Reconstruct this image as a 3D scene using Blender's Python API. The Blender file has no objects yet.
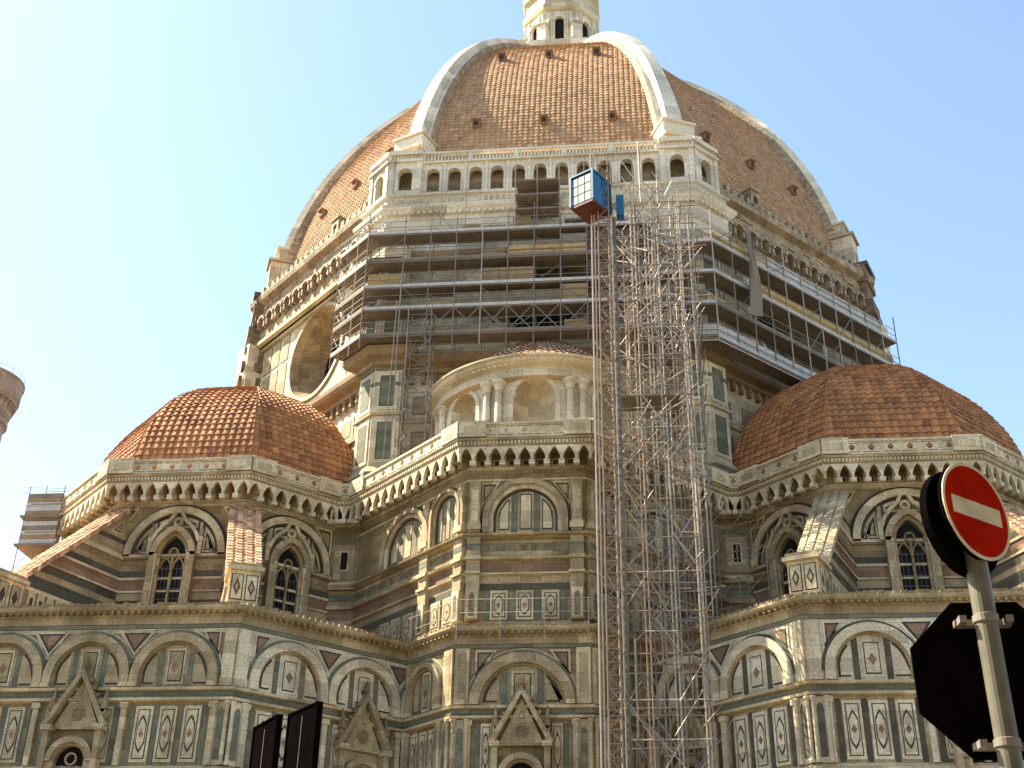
import bpy, math, random
from mathutils import Vector
rnd = random.Random(7)
R = math.radians
sc = bpy.context.scene
COL = sc.collection

# ------------------------------------------------------------------ camera
cam_d = bpy.data.cameras.new("camera"); cam = bpy.data.objects.new("camera", cam_d); COL.objects.link(cam)
PITCH, YAW, ROLL = R(28.55), R(-6.24), R(1.06)
fw = Vector((math.sin(YAW) * math.cos(PITCH), math.cos(YAW) * math.cos(PITCH), math.sin(PITCH)))
rt = Vector((math.cos(YAW), -math.sin(YAW), 0)); up = rt.cross(fw)
c_, s_ = math.cos(ROLL), math.sin(ROLL)
rt2 = c_ * rt + s_ * up; up2 = -s_ * rt + c_ * up
from mathutils import Matrix
cam.matrix_world = Matrix(((rt2.x, up2.x, -fw.x, 5.767), (rt2.y, up2.y, -fw.y, -94.302), (rt2.z, up2.z, -fw.z, 1.6), (0, 0, 0, 1)))
cam_d.sensor_width = 36; cam_d.lens = 36 * 1217.93 / 1024
cam_d.clip_start = 0.1; cam_d.clip_end = 20000
sc.camera = cam

# ------------------------------------------------------------------ world, sun, exposure
SUN = Vector((-.64, .13, .75)).normalized()
w = bpy.data.worlds.new("World"); sc.world = w; w.use_nodes = True
nt = w.node_tree; nt.nodes.clear()
sky = nt.nodes.new("ShaderNodeTexSky"); sky.sky_type = 'NISHITA'; sky.sun_disc = False
sky.sun_elevation = math.asin(SUN.z); sky.sun_rotation = math.atan2(SUN.x, SUN.y)
sky.altitude = 50; sky.air_density = 1.1; sky.dust_density = 0.7; sky.ozone_density = 0.75
bg = nt.nodes.new("ShaderNodeBackground"); bg.inputs[1].default_value = 0.09
wo = nt.nodes.new("ShaderNodeOutputWorld")
nt.links.new(sky.outputs[0], bg.inputs[0]); nt.links.new(bg.outputs[0], wo.inputs[0])
sl = bpy.data.lights.new("sun", 'SUN'); sl.energy = 5.0; sl.angle = R(.53); sl.color = (1, .88, .68)
so = bpy.data.objects.new("sun", sl); COL.objects.link(so)
so.rotation_euler = SUN.to_track_quat('Z', 'Y').to_euler()
vs = sc.view_settings
vs.view_transform = 'Standard'; vs.look = 'None'; vs.exposure = 1.95; vs.gamma = 1; vs.use_curve_mapping = False
try:
    sc.cycles.max_bounces = 6; sc.cycles.diffuse_bounces = 4
except Exception: pass

# ------------------------------------------------------------------ materials
MATS = {}
def stone(name, col, dirt=None, amt=.5, scale=.5, rough=.75, streak=True, bump=.15, tint=False, fine=9.0, blocks=None):
    m = bpy.data.materials.new(name); m.use_nodes = True; n = m.node_tree.nodes; l = m.node_tree.links
    b = n['Principled BSDF']; b.inputs['Roughness'].default_value = rough
    try: b.inputs['Specular IOR Level'].default_value = .25
    except Exception: pass
    dirt = dirt or tuple(c * .5 for c in col)
    tc = n.new('ShaderNodeTexCoord')
    mp = n.new('ShaderNodeMapping'); mp.inputs['Scale'].default_value = (1, 1, .28 if streak else 1)
    l.new(tc.outputs['Object'], mp.inputs[0])
    n1 = n.new('ShaderNodeTexNoise'); n1.inputs['Scale'].default_value = scale; n1.inputs['Detail'].default_value = 7; n1.inputs['Roughness'].default_value = .68
    l.new(mp.outputs[0], n1.inputs['Vector'])
    n2 = n.new('ShaderNodeTexNoise'); n2.inputs['Scale'].default_value = fine; n2.inputs['Detail'].default_value = 4
    l.new(tc.outputs['Object'], n2.inputs['Vector'])
    r1 = n.new('ShaderNodeValToRGB'); r1.color_ramp.elements[0].position = .42; r1.color_ramp.elements[1].position = .68
    l.new(n1.outputs[0], r1.inputs[0])
    mu = n.new('ShaderNodeMath'); mu.operation = 'MULTIPLY'; mu.inputs[1].default_value = amt; l.new(r1.outputs[0], mu.inputs[0])
    mx = n.new('ShaderNodeMixRGB'); mx.inputs[1].default_value = (*col, 1); mx.inputs[2].default_value = (*dirt, 1)
    l.new(mu.outputs[0], mx.inputs[0])
    mr = n.new('ShaderNodeMapRange'); mr.inputs[1].default_value = .3; mr.inputs[2].default_value = .7; mr.inputs[3].default_value = .72; mr.inputs[4].default_value = 1.18
    l.new(n2.outputs[0], mr.inputs[0])
    m2 = n.new('ShaderNodeMixRGB'); m2.blend_type = 'MULTIPLY'; m2.inputs[0].default_value = 1
    l.new(mx.outputs[0], m2.inputs[1]); l.new(mr.outputs[0], m2.inputs[2])
    last = m2
    if blocks:
        sx = n.new('ShaderNodeSeparateXYZ'); l.new(tc.outputs['Object'], sx.inputs[0])
        uu = n.new('ShaderNodeMath'); uu.operation = 'MULTIPLY_ADD'; uu.inputs[1].default_value = .37; l.new(sx.outputs[1], uu.inputs[0]); l.new(sx.outputs[0], uu.inputs[2])
        cx_ = n.new('ShaderNodeCombineXYZ'); l.new(uu.outputs[0], cx_.inputs[0]); l.new(sx.outputs[2], cx_.inputs[1])
        bk = n.new('ShaderNodeTexBrick'); bk.inputs['Scale'].default_value = 1; bk.inputs['Brick Width'].default_value = blocks[0]; bk.inputs['Row Height'].default_value = blocks[1]
        bk.inputs['Mortar Size'].default_value = blocks[2]; bk.inputs['Mortar Smooth'].default_value = .3; bk.inputs['Bias'].default_value = 0
        bk.inputs['Color1'].default_value = (.72, .70, .66, 1); bk.inputs['Color2'].default_value = (1.18, 1.17, 1.14, 1); bk.inputs['Mortar'].default_value = (.5, .46, .4, 1)
        l.new(cx_.outputs[0], bk.inputs['Vector'])
        mb_ = n.new('ShaderNodeMixRGB'); mb_.blend_type = 'MULTIPLY'; mb_.inputs[0].default_value = 1
        l.new(m2.outputs[0], mb_.inputs[1]); l.new(bk.outputs[0], mb_.inputs[2]); last = m2 = mb_
    if tint:
        at = n.new('ShaderNodeAttribute'); at.attribute_name = 'tint'
        rp = n.new('ShaderNodeValToRGB'); rp.color_ramp.elements[0].color = (.55, .48, .45, 1); rp.color_ramp.elements[1].color = (1.45, 1.4, 1.3, 1)
        e = rp.color_ramp.elements.new(.5); e.color = (1, 1, 1, 1)
        l.new(at.outputs['Fac'], rp.inputs[0])
        m3 = n.new('ShaderNodeMixRGB'); m3.blend_type = 'MULTIPLY'; m3.inputs[0].default_value = 1
        l.new(m2.outputs[0], m3.inputs[1]); l.new(rp.outputs[0], m3.inputs[2]); last = m3
    l.new(last.outputs[0], b.inputs['Base Color'])
    if bump:
        bp = n.new('ShaderNodeBump'); bp.inputs['Strength'].default_value = bump; bp.inputs['Distance'].default_value = .05
        l.new(n2.outputs[0], bp.inputs['Height']); l.new(bp.outputs[0], b.inputs['Normal'])
    MATS[name] = m; return m
def plain(name, col, rough=.5, metal=0, spec=.3):
    m = bpy.data.materials.new(name); m.use_nodes = True; n = m.node_tree.nodes; l = m.node_tree.links
    b = n['Principled BSDF']; b.inputs['Roughness'].default_value = rough; b.inputs['Metallic'].default_value = metal; b.inputs['Specular IOR Level'].default_value = spec
    tc = n.new('ShaderNodeTexCoord'); nz = n.new('ShaderNodeTexNoise'); nz.inputs['Scale'].default_value = 6; nz.inputs['Detail'].default_value = 5
    l.new(tc.outputs['Object'], nz.inputs['Vector'])
    mr = n.new('ShaderNodeMapRange'); mr.inputs[1].default_value = .3; mr.inputs[2].default_value = .7; mr.inputs[3].default_value = .75; mr.inputs[4].default_value = 1.15
    l.new(nz.outputs[0], mr.inputs[0])
    mx = n.new('ShaderNodeMixRGB'); mx.blend_type = 'MULTIPLY'; mx.inputs[0].default_value = 1; mx.inputs[1].default_value = (*col, 1)
    l.new(mr.outputs[0], mx.inputs[2]); l.new(mx.outputs[0], b.inputs['Base Color'])
    MATS[name] = m; return m
stone('white', (.56, .46, .28), (.22, .15, .07), .75, blocks=(1.3, .6, .008))
stone('pale_marble', (.62, .53, .36), (.38, .28, .15), .6, blocks=(1.5, .6, .006))
stone('rib', (.68, .61, .47), (.46, .38, .25), .4, blocks=(2.5, .9, .008))
stone('cream', (.42, .325, .18), (.17, .112, .05), .8, blocks=(1.1, .5, .010))
stone('ochre', (.31, .225, .11), (.14, .095, .042), .8, blocks=(1.2, .45, .010))
stone('green', (.15, .155, .10), (.20, .155, .08), .65, blocks=(.9, .5, .008))
stone('verde', (.075, .073, .05), (.125, .095, .05), .65, blocks=(.9, .5, .008))
stone('pink', (.25, .155, .09), (.125, .078, .038), .7, blocks=(1.2, .5, .008))
stone('dark', (.045, .04, .028), (.10, .075, .04), .5)
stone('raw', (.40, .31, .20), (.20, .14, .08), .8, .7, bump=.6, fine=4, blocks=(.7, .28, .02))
stone('rough_brown', (.24, .165, .10), (.12, .08, .045), .7, .8, bump=.7, fine=5, blocks=(.8, .3, .02))
stone('tile', (.44, .27, .145), (.33, .19, .10), .5, .22, .85, tint=True, bump=.2)
stone('tile_red', (.40, .18, .07), (.20, .083, .032),   .6, .3, .75, tint=True, bump=.2)
stone('coping_tile', (.55, .33, .19), (.30, .16, .085), .5, .6, .8, tint=True)
stone('paving', (.15, .135, .11), (.10, .09, .07), .5, .3, .8, streak=False)
stone('ground_dirt', (.16, .15, .12), (.11, .10, .08), .5, .05, .9, streak=False)
stone('tower', (.34, .24, .18), (.18, .12, .09), .6, .3, blocks=(1.2, .5, .02))
stone('plaster', (.38, .30, .19), (.24, .18, .11), .6, .2)
stone('plank', (.32, .22, .11), (.17, .11, .06), .7, 1.2)
stone('plank_grey', (.23, .185, .13), (.12, .095, .065), .7, 1.0)
stone('plank_yellow', (.46, .31, .12), (.28, .18, .08), .5, 1.0)
stone('hoarding', (.50, .48, .43), (.30, .27, .21), .6, .8)
stone('deck_dark', (.09, .06, .04), (.05, .035, .025), .5, 1.0)
plain('steel', (.20, .175, .145), .55, .2)
plain('steel_light', (.40, .335, .255), .55, .1)
plain('steel_rust', (.25, .17, .11), .6, .1)
plain('glass_dark', (.010, .010, .009), .75, 0, .12)
plain('shade_dark', (.03, .026, .022), .8)
plain('blue', (.015, .10, .20), .4)
plain('cage_white', (.13, .165, .18), .45)
plain('cage_red', (.10, .022, .012), .6)
plain('sign_red', (.33, .012, .004), .6, 0, .0)
plain('sign_cream', (.50, .43, .25), .5, 0, .1)
plain('sign_back', (.004, .003, .003), .9, 0, .0)  # near black: shade on the unlit octagon back is put into this colour
plain('pole_grey', (.12, .11, .075), .5, .1)
plain('lead', (.10, .09, .08), .6, .2)

# ------------------------------------------------------------------ mesh builder
class MB:
    def __init__(s, alias=None): s.v = []; s.f = []; s.m = []; s.slots = []; s.t = []; s.alias = alias or {}
    def add(s, vs, fs, mat, tint=None):
        o = len(s.v); s.v.extend(vs); mat = s.alias.get(mat, mat)
        if mat not in s.slots: s.slots.append(mat)
        k = s.slots.index(mat)
        for i, f in enumerate(fs):
            s.f.append(tuple(a + o for a in f)); s.m.append(k)
            s.t.append(.5 if tint is None else (tint if not isinstance(tint, list) else tint[i]))
    def build(s, name, parent=None, label=None):
        if not s.f: return None
        me = bpy.data.meshes.new(name); me.from_pydata([tuple(v) for v in s.v], [], s.f)
        for k in s.slots: me.materials.append(MATS[k])
        me.polygons.foreach_set('material_index', s.m)
        a = me.attributes.new('tint', 'FLOAT', 'FACE'); a.data.foreach_set('value', s.t)
        me.update()
        o = bpy.data.objects.new(name, me); COL.objects.link(o)
        if parent: o.parent = parent
        if label: o['label'] = label
        return o
def thing(name, label, cat, group=None):
    o = bpy.data.objects.new(name, None); COL.objects.link(o)
    o['label'] = label; o['category'] = cat
    if group: o['group'] = group
    return o

# ------------------------------------------------------------------ surface maps: (u, z, d) -> world
class Face:
    """u runs to the right seen from outside, d points out of the wall"""
    def __init__(s, cx, cy, ang, a):
        s.n = (math.cos(R(ang)), math.sin(R(ang))); s.ux = (-s.n[1], s.n[0])
        s.o = (cx + s.n[0] * a, cy + s.n[1] * a); s.nu = 1
    def __call__(s, u, z, d): return (s.o[0] + s.ux[0] * u + s.n[0] * d, s.o[1] + s.ux[1] * u + s.n[1] * d, z)
def seg_face(p, q):
    """wall running p -> q, outside on the right-hand side of travel; u=0 at the middle"""
    dx, dy = q[0] - p[0], q[1] - p[1]; L = math.hypot(dx, dy)
    f = Face(0, 0, math.degrees(math.atan2(-dx, dy)), 0)
    f.o = ((p[0] + q[0]) / 2, (p[1] + q[1]) / 2); f.L = L
    return f
class Cyl:
    def __init__(s, cx, cy, ang, r): s.c = (cx, cy); s.a = R(ang); s.r = r; s.nu = 4
    def __call__(s, u, z, d):
        t = s.a + u / s.r; return (s.c[0] + (s.r + d) * math.cos(t), s.c[1] + (s.r + d) * math.sin(t), z)

def box(mb, M, u0, u1, z0, z1, d0, d1, mat, nu=None, back=False, tint=None):
    n = nu or M.nu
    for i in range(n):
        a = u0 + (u1 - u0) * i / n; b = u0 + (u1 - u0) * (i + 1) / n
        v = [M(a, z0, d0), M(b, z0, d0), M(b, z1, d0), M(a, z1, d0), M(a, z0, d1), M(b, z0, d1), M(b, z1, d1), M(a, z1, d1)]
        f = [(4, 5, 6, 7), (3, 7, 6, 2), (0, 1, 5, 4)]
        if i == 0: f.append((0, 4, 7, 3))
        if i == n - 1: f.append((1, 2, 6, 5))
        if back: f.append((1, 0, 3, 2))
        mb.add(v, f, mat, tint)
def poly(mb, M, pts, d0, d1, mat):
    n = len(pts); v = [M(u, z, d1) for u, z in pts] + [M(u, z, d0) for u, z in pts]
    f = [tuple(range(n))] + [(i, i + n, (i + 1) % n + n, (i + 1) % n) for i in range(n)]
    mb.add(v, f, mat)
def shrink(pts, k):
    cx = sum(p[0] for p in pts) / len(pts); cz = sum(p[1] for p in pts) / len(pts)
    return [(cx + (u - cx) * k, cz + (z - cz) * k) for u, z in pts]
def ring(mb, M, uc, zc, ri, ro, d0, d1, mat, a0=0, a1=180, n=20):
    v = []; f = []
    for i in range(n + 1):
        t = R(a0 + (a1 - a0) * i / n); c, s = math.cos(t), math.sin(t)
        v += [M(uc + ri * c, zc + ri * s, d0), M(uc + ri * c, zc + ri * s, d1), M(uc + ro * c, zc + ro * s, d1), M(uc + ro * c, zc + ro * s, d0)]
    for i in range(n):
        a, b = i * 4, i * 4 + 4
        for k in range(3): f.append((a + k, a + k + 1, b + k + 1, b + k))
    mb.add(v, f, mat)
def disc(mb, M, uc, zc, r, d, mat, a0=0, a1=360, n=24, d0=None):
    pts = [(uc + r * math.cos(R(a0 + (a1 - a0) * i / n)), zc + r * math.sin(R(a0 + (a1 - a0) * i / n))) for i in range(n + (a1 - a0 < 360))]
    poly(mb, M, pts, d if d0 is None else d0, d, mat)
def parch(hw, zs, rise, n=12):
    """pointed arch outline from (-hw,zs) over the apex to (hw,zs)"""
    rr = (hw * hw + rise * rise) / (2 * hw); a = math.asin(min(1, rise / rr)); pts = []
    for i in range(n + 1):
        t = a * i / n; pts.append((hw - (rr - rr * math.cos(t)) , zs + rr * math.sin(t)))
    left = [(-u, z) for u, z in pts]
    return left[:-1] + pts[::-1]
def parch_ring(mb, M, uc, hw_i, hw_o, zs, rise_i, rise_o, d0, d1, mat):
    a = parch(hw_i, zs, rise_i); b = parch(hw_o, zs, rise_o); n = len(a); v = []; f = []
    for (u, z), (u2, z2) in zip(a, b):
        v += [M(uc + u, z, d0), M(uc + u, z, d1), M(uc + u2, z2, d1), M(uc + u2, z2, d0)]
    for i in range(n - 1):
        p, q = i * 4, i * 4 + 4
        for k in range(3): f.append((p + k, q + k, q + k + 1, p + k + 1))
    mb.add(v, f, mat)
def screen(mb, M, u0, u1, z0, z1, d0, d1, ops, mat, back=True, n=10):
    """plate with openings; op = (uc, half width, top(x)->z, bottom(x)->z or None) with x in -1..1"""
    cuts = [u0]
    ops = sorted(ops, key=lambda o: o[0])
    cur = u0
    def slab(ua, ub, za0, za1, zb0, zb1, ends=(False, False)):
        v = [M(ua, za0, d0), M(ub, zb0, d0), M(ub, zb1, d0), M(ua, za1, d0), M(ua, za0, d1), M(ub, zb0, d1), M(ub, zb1, d1), M(ua, za1, d1)]
        f = [(4, 5, 6, 7), (3, 7, 6, 2), (0, 1, 5, 4)]
        if back: f.append((1, 0, 3, 2))
        if ends[0]: f.append((0, 4, 7, 3))
        if ends[1]: f.append((1, 2, 6, 5))
        mb.add(v, f, mat)
    for uc, hw, top, bot in ops:
        a, b = uc - hw, uc + hw
        if a > cur + 1e-4: slab(cur, a, z0, z1, z0, z1, (True, True))
        for i in range(n):
            x0, x1 = -1 + 2 * i / n, -1 + 2 * (i + 1) / n
            ua, ub = uc + hw * x0, uc + hw * x1
            slab(ua, ub, top(x0), z1, top(x1), z1)
            if bot: slab(ua, ub, z0, bot(x0), z0, bot(x1))
        cur = b
    if cur < u1 - 1e-4: slab(cur, u1, z0, z1, z0, z1, (True, True))
def round_top(zs, r): return lambda x: zs + r * math.sqrt(max(0, 1 - x * x))
def point_top(zs, h): return lambda x: zs + h * (1 - abs(x) ** 1.6)
def lun_strip(mb, M, uc, zs, r, a, b, d, mat, z0=None, n=6, d0=0):
    pts = [(uc + a, zs if z0 is None else z0)]; pts.append((uc + b, pts[0][1]))
    for i in range(n + 1):
        x = b + (a - b) * i / n; pts.append((uc + x, zs + math.sqrt(max(0, r * r - x * x))))
    q = [pts[0]]
    for p in pts[1:]:
        if abs(p[0] - q[-1][0]) + abs(p[1] - q[-1][1]) > 1e-4: q.append(p)
    if len(q) > 2: poly(mb, M, q, d0, d, mat)

def sweep(mb, path, prof, mat, closed=False, skip=(), caps=True):
    """path: 2D points, outside on the right of travel; prof: (offset, z) from low to high"""
    n = len(path); offs = []
    for i in range(n):
        def nrm(a, b):
            dx, dy = b[0] - a[0], b[1] - a[1]; L = math.hypot(dx, dy); return (dy / L, -dx / L)
        if closed: n0 = nrm(path[i - 1], path[i]); n1 = nrm(path[i], path[(i + 1) % n])
        else:
            n0 = nrm(path[i - 1], path[i]) if i else nrm(path[0], path[1])
            n1 = nrm(path[i], path[i + 1]) if i < n - 1 else n0
        k = 1 + n0[0] * n1[0] + n0[1] * n1[1]
        offs.append(((n0[0] + n1[0]) / k, (n0[1] + n1[1]) / k))
    m = len(prof); v = []; f = []
    for p, o in zip(path, offs):
        for d, z in prof: v.append((p[0] + o[0] * d, p[1] + o[1] * d, z))
    for i in range(n if closed else n - 1):
        if i in skip: continue
        a = i * m; b = ((i + 1) % n) * m
        for k in range(m - 1): f.append((a + k, b + k, b + k + 1, a + k + 1))
    mb.add(v, f, mat)
    if caps and not closed:
        mb.add(v[:m], [tuple(range(m))], mat); mb.add(v[-m:], [tuple(range(m))[::-1]], mat)
def tube(mb, p, q, r, mat, n=5):
    p = Vector(p); q = Vector(q); d = q - p
    if d.length < 1e-5: return
    d.normalize(); a = d.orthogonal().normalized(); b = d.cross(a)
    v = []
    for e in (p, q):
        for i in range(n):
            t = 2 * math.pi * i / n; v.append(tuple(e + (a * math.cos(t) + b * math.sin(t)) * r))
    f = [(i, (i + 1) % n, (i + 1) % n + n, i + n) for i in range(n)] + [tuple(range(n))[::-1], tuple(range(n, 2 * n))]
    mb.add(v, f, mat)
def lathe(mb, cx, cy, prof, mat, n=16, a0=0, a1=360):
    v = []; f = []; full = a1 - a0 >= 360; cnt = n if full else n + 1; m = len(prof)
    for i in range(cnt):
        t = R(a0 + (a1 - a0) * i / n)
        for r, z in prof: v.append((cx + r * math.cos(t), cy + r * math.sin(t), z))
    for i in range(n):
        a = i * m; b = ((i + 1) % cnt) * m
        for k in range(m - 1): f.append((a + k, b + k, b + k + 1, a + k + 1))
    mb.add(v, f, mat)
def octp(cx, cy, a, angs):
    r = a / math.cos(R(22.5)); return [(cx + r * math.cos(R(t)), cy + r * math.sin(R(t))) for t in angs]

# ------------------------------------------------------------------ ground
def sheet(name, x0, x1, y0, y1, z, mat):
    mb = MB(); mb.add([(x0, y0, z), (x1, y0, z), (x1, y1, z), (x0, y1, z)], [(0, 1, 2, 3)], mat); o = mb.build(name); o['kind'] = 'structure'; return o
sheet('ground', -4000, 4000, -4000, 4000, 0, 'ground_dirt')
sheet('piazza', -90, 90, -130, 60, .004, 'paving')

# ================================================================== CATHEDRAL
cath = thing('cathedral', 'great domed cathedral of striped white and green marble with terracotta tiled dome', 'cathedral')
TC = 20.71          # tribune centre offset
T8 = math.tan(R(22.5))
A_LOW, A_UP = 17.56, 9.3

# ---- decorated pieces of a wall face
def ornament_panel(mb, M, uc, z0, z1, wd, d=0):
    box(mb, M, uc - wd / 2, uc + wd / 2, z0, z1, d, d + .09, 'white')
    i0 = min(.12, wd * .14); i1 = min(.17, wd * .2)
    box(mb, M, uc - wd / 2 + i0, uc + wd / 2 - i0, z0 + .15, z1 - .15, d + .09, d + .10, 'dark')
    box(mb, M, uc - wd / 2 + i1, uc + wd / 2 - i1, z0 + .2, z1 - .2, d + .10, d + .115, 'white')
    h = (z1 - z0) / 2; zc = (z0 + z1) / 2; k = wd * .26
    hexa = [(uc - k, zc - h * .35), (uc - k * .5, zc - h * .55), (uc, zc - h * .68), (uc + k * .5, zc - h * .55), (uc + k, zc - h * .35),
            (uc + k, zc + h * .35), (uc + k * .5, zc + h * .55), (uc, zc + h * .68), (uc - k * .5, zc + h * .55), (uc - k, zc + h * .35)]
    poly(mb, M, hexa, d + .115, d + .125, 'dark'); poly(mb, M, shrink(hexa, .82), d + .125, d + .135, 'white')
    dm = [(uc, zc - h * .16), (uc + k * .6, zc), (uc, zc + h * .16), (uc - k * .6, zc)]
    poly(mb, M, dm, d + .135, d + .145, 'pink')
def tri(mb, M, pts, d, outer='white', inner='pink'):
    poly(mb, M, pts, d, d + .04, outer); poly(mb, M, shrink(pts, .72), d + .04, d + .05, 'dark'); poly(mb, M, shrink(pts, .52), d + .05, d + .065, inner)
def column(mb, M, uc, z0, z1, r, d, mat='white'):
    c = M(uc, 0, d)
    h = z1 - z0
    lathe(mb, c[0], c[1], [(r * 1.5, z0), (r * 1.5, z0 + .12), (r, z0 + .2), (r * .92, z1 - .5), (r * 1.1, z1 - .45), (r * 1.2, z1 - .2), (r * 1.7, z1 - .1), (r * 1.7, z1), (0, z1)], mat, 10)
def lunette(mb, M, uc, zs, r, zb, style=0):
    d = .02
    disc_pts = [(uc - r, zb), (uc + r, zb)] + [(uc + r * math.cos(R(t)), zs + r * math.sin(R(t))) for t in range(0, 181, 12)]
    poly(mb, M, disc_pts, 0, d, 'cream')
    for a, b in ((-.50, -.34), (.34, .50)):
        lun_strip(mb, M, uc, zs, r, a * r, b * r, d + .02, 'green', zb, d0=d)
    for a, b in ((-.98, -.60), (.60, .98)):
        lun_strip(mb, M, uc, zs, r * .92, a * r * .92, b * r, d + .03, 'dark', zb + .15, d0=d)
        lun_strip(mb, M, uc, zs, r * .86, a * r * .86, b * r + (.06 if a < 0 and b < 0 else 0) * r, d + .05, 'cream', zb + .22, d0=d)
    hw = .26 * r; zt = zs + r * .82
    box(mb, M, uc - hw, uc + hw, zb + .12, zt, d, d + .03, 'white')
    box(mb, M, uc - hw * .78, uc + hw * .78, zb + .25, zt - .14, d + .03, d + .04, 'dark')
    box(mb, M, uc - hw * .68, uc + hw * .68, zb + .32, zt - .2, d + .04, d + .055, 'cream')
    zc = (zb + zt) / 2
    poly(mb, M, [(uc, zc - .28), (uc + .2, zc), (uc, zc + .28), (uc - .2, zc)], d + .055, d + .065, 'pink')
def gabled_window(parent, M, uc):
    mb = MB()
    for s in (-1, 1):
        x = uc + s * 1.28
        box(mb, M, x - .14, x + .14, 9.5, 14.3, 0, .62, 'cream')
        box(mb, M, x - .24, x + .24, 14.3, 14.55, 0, .74, 'white')
        # pinnacle
        box(mb, M, x - .12, x + .12, 14.55, 15.3, .1, .5, 'cream')
        v = [M(x - .17, 15.3, .05), M(x + .17, 15.3, .05), M(x + .17, 15.3, .55), M(x - .17, 15.3, .55), M(x, 16.4, .3)]
        mb.add(v, [(0, 1, 4), (1, 2, 4), (2, 3, 4), (3, 0, 4)], 'ochre')
        # raking bar of the gable with crockets
        a, b = (x + s * .1, 14.4), (uc, 16.85)
        L = math.hypot(b[0] - a[0], b[1] - a[1]); nx, nz = -(b[1] - a[1]) / L * s, (b[0] - a[0]) / L * s
        if nz < 0: nx, nz = -nx, -nz
        poly(mb, M, [a, b, (b[0], b[1] + .42), (a[0] + nx * .26, a[1] + nz * .26)][::(1 if s < 0 else -1)], .0, .62, 'cream')
        for k in range(1, 7):
            t = k / 7; px, pz = a[0] + (b[0] - a[0]) * t + nx * .3, a[1] + (b[1] - a[1]) * t + nz * .3
            poly(mb, M, [(px - .09, pz - .09), (px + .09, pz - .09), (px + .13 * s, pz + .12), (px - .06, pz + .08)], .2, .5, 'ochre')
    poly(mb, M, [(uc - 1.15, 14.4), (uc + 1.15, 14.4), (uc, 16.7)], 0, .3, 'cream')
    ring(mb, M, uc, 15.1, .24, .33, .3, .36, 'ochre', 0, 360, 20); disc(mb, M, uc, 15.1, .19, .34, 'pink', d0=.3)
    tri(mb, M, [(uc - .22, 15.6), (uc + .22, 15.6), (uc, 16.25)], .3, 'white', 'cream')
    # finial
    p = M(uc, 0, .35)
    lathe(mb, p[0], p[1], [(.06, 17.0), (.06, 17.3), (.19, 17.4), (.1, 17.52), (.17, 17.65), (.05, 17.9), (0, 17.95)], 'ochre', 8)
    # arch over the opening
    ring(mb, M, uc, 12.9, .86, 1.14, .0, .55, 'cream'); ring(mb, M, uc, 12.9, .72, .86, .0, .4, 'ochre')
    for s in (-1, 1): box(mb, M, uc + s * .93 - .2, uc + s * .93 + .2, 9.5, 12.9, 0, .42, 'cream')
    o = mb.build('gabled_window', parent)
    g = MB(); pts = [(uc - .73, 9.5), (uc + .73, 9.5)] + [(uc + .73 * math.cos(R(t)), 12.9 + .73 * math.sin(R(t))) for t in range(0, 181, 15)]
    poly(g, M, pts, 0, .05, 'glass_dark')
    ring(g, M, uc, 13.05, .22, .3, .05, .2, 'cream', 0, 360, 16)
    for s in (-1, 1): parch_ring(g, M, uc + s * .36, .26, .34, 12.2, .45, .55, .05, .18, 'cream')
    box(g, M, uc - .05, uc + .05, 9.5, 12.7, .05, .22, 'white')
    g.build('pane', None).parent = o
    return o

PALE = {'white': 'pale_marble', 'cream': 'pale_marble', 'ochre': 'cream'}  # swaps in paler marble on chosen chapel faces
PALE_DARK = dict(PALE, green='verde')
def chapel_bay(parent, M, uc, wd, window=False, r=None, pale_marble=False, last=True):
    mb = MB(pale_marble or None); r = r or wd * .40; ro = r + wd * .095
    zsp = 19.02 - ro
    box(mb, M, uc - wd / 2 + .02, uc + wd / 2 - .02, 12.75, 15.68, 0, .012, 'ochre')
    if not window:
        k = wd * .27
        for i in (-1, 0, 1): ornament_panel(mb, M, uc + i * k, 12.9, 15.5, wd * .195, .012)
        for i in (-1.5, -.5, .5, 1.5): box(mb, M, uc + i * k - wd * .028, uc + i * k + wd * .028, 12.8, 15.6, .012, .04, 'green')
    else:
        for s in (-1, 1):
            box(mb, M, uc + s * wd * .40 - .16, uc + s * wd * .40 + .16, 12.8, 15.6, .012, .05, 'green')
            ornament_panel(mb, M, uc + s * wd * .33, 12.9, 15.5, wd * .10, .05)
    for s in ((-1, 1) if last else (-1,)):
        box(mb, M, uc + s * (wd / 2) - .13, uc + s * (wd / 2) + .13, 12.75, 15.68, .02, .22, 'white')
        box(mb, M, uc + s * (wd / 2) - .2, uc + s * (wd / 2) + .2, 15.4, 15.66, .02, .28, 'white')
    # lower zone of panels
    for i in (-1, 0, 1): ornament_panel(mb, M, uc + i * wd * .27, 6.5, 11.9, wd * .2, .012)
    lunette(mb, M, uc, zsp, r, 16.42)
    for s in (-1, 1):
        x0, x1 = sorted((uc + s * r, uc + s * ro)); box(mb, M, x0, x1, 16.42, zsp, 0, .3, 'cream')
        x0, x1 = sorted((uc + s * (r - .12), uc + s * r)); box(mb, M, x0, x1, 16.42, zsp, 0, .14, 'ochre')
        box(mb, M, uc + s * (r + ro) / 2 - .21, uc + s * (r + ro) / 2 + .21, 16.4, 16.62, 0, .36, 'white')
    ring(mb, M, uc, zsp, r, ro, 0, .3, 'cream'); ring(mb, M, uc, zsp, r - .12, r, 0, .14, 'ochre')
    ring(mb, M, uc, zsp, ro, ro + .16, 0, .1, 'green'); ring(mb, M, uc, zsp, ro + .16, ro + .24, 0, .06, 'white')
    o = mb.build('blind_arch', parent)
    if window: gabled_window(o, M, uc)
    return o
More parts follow.
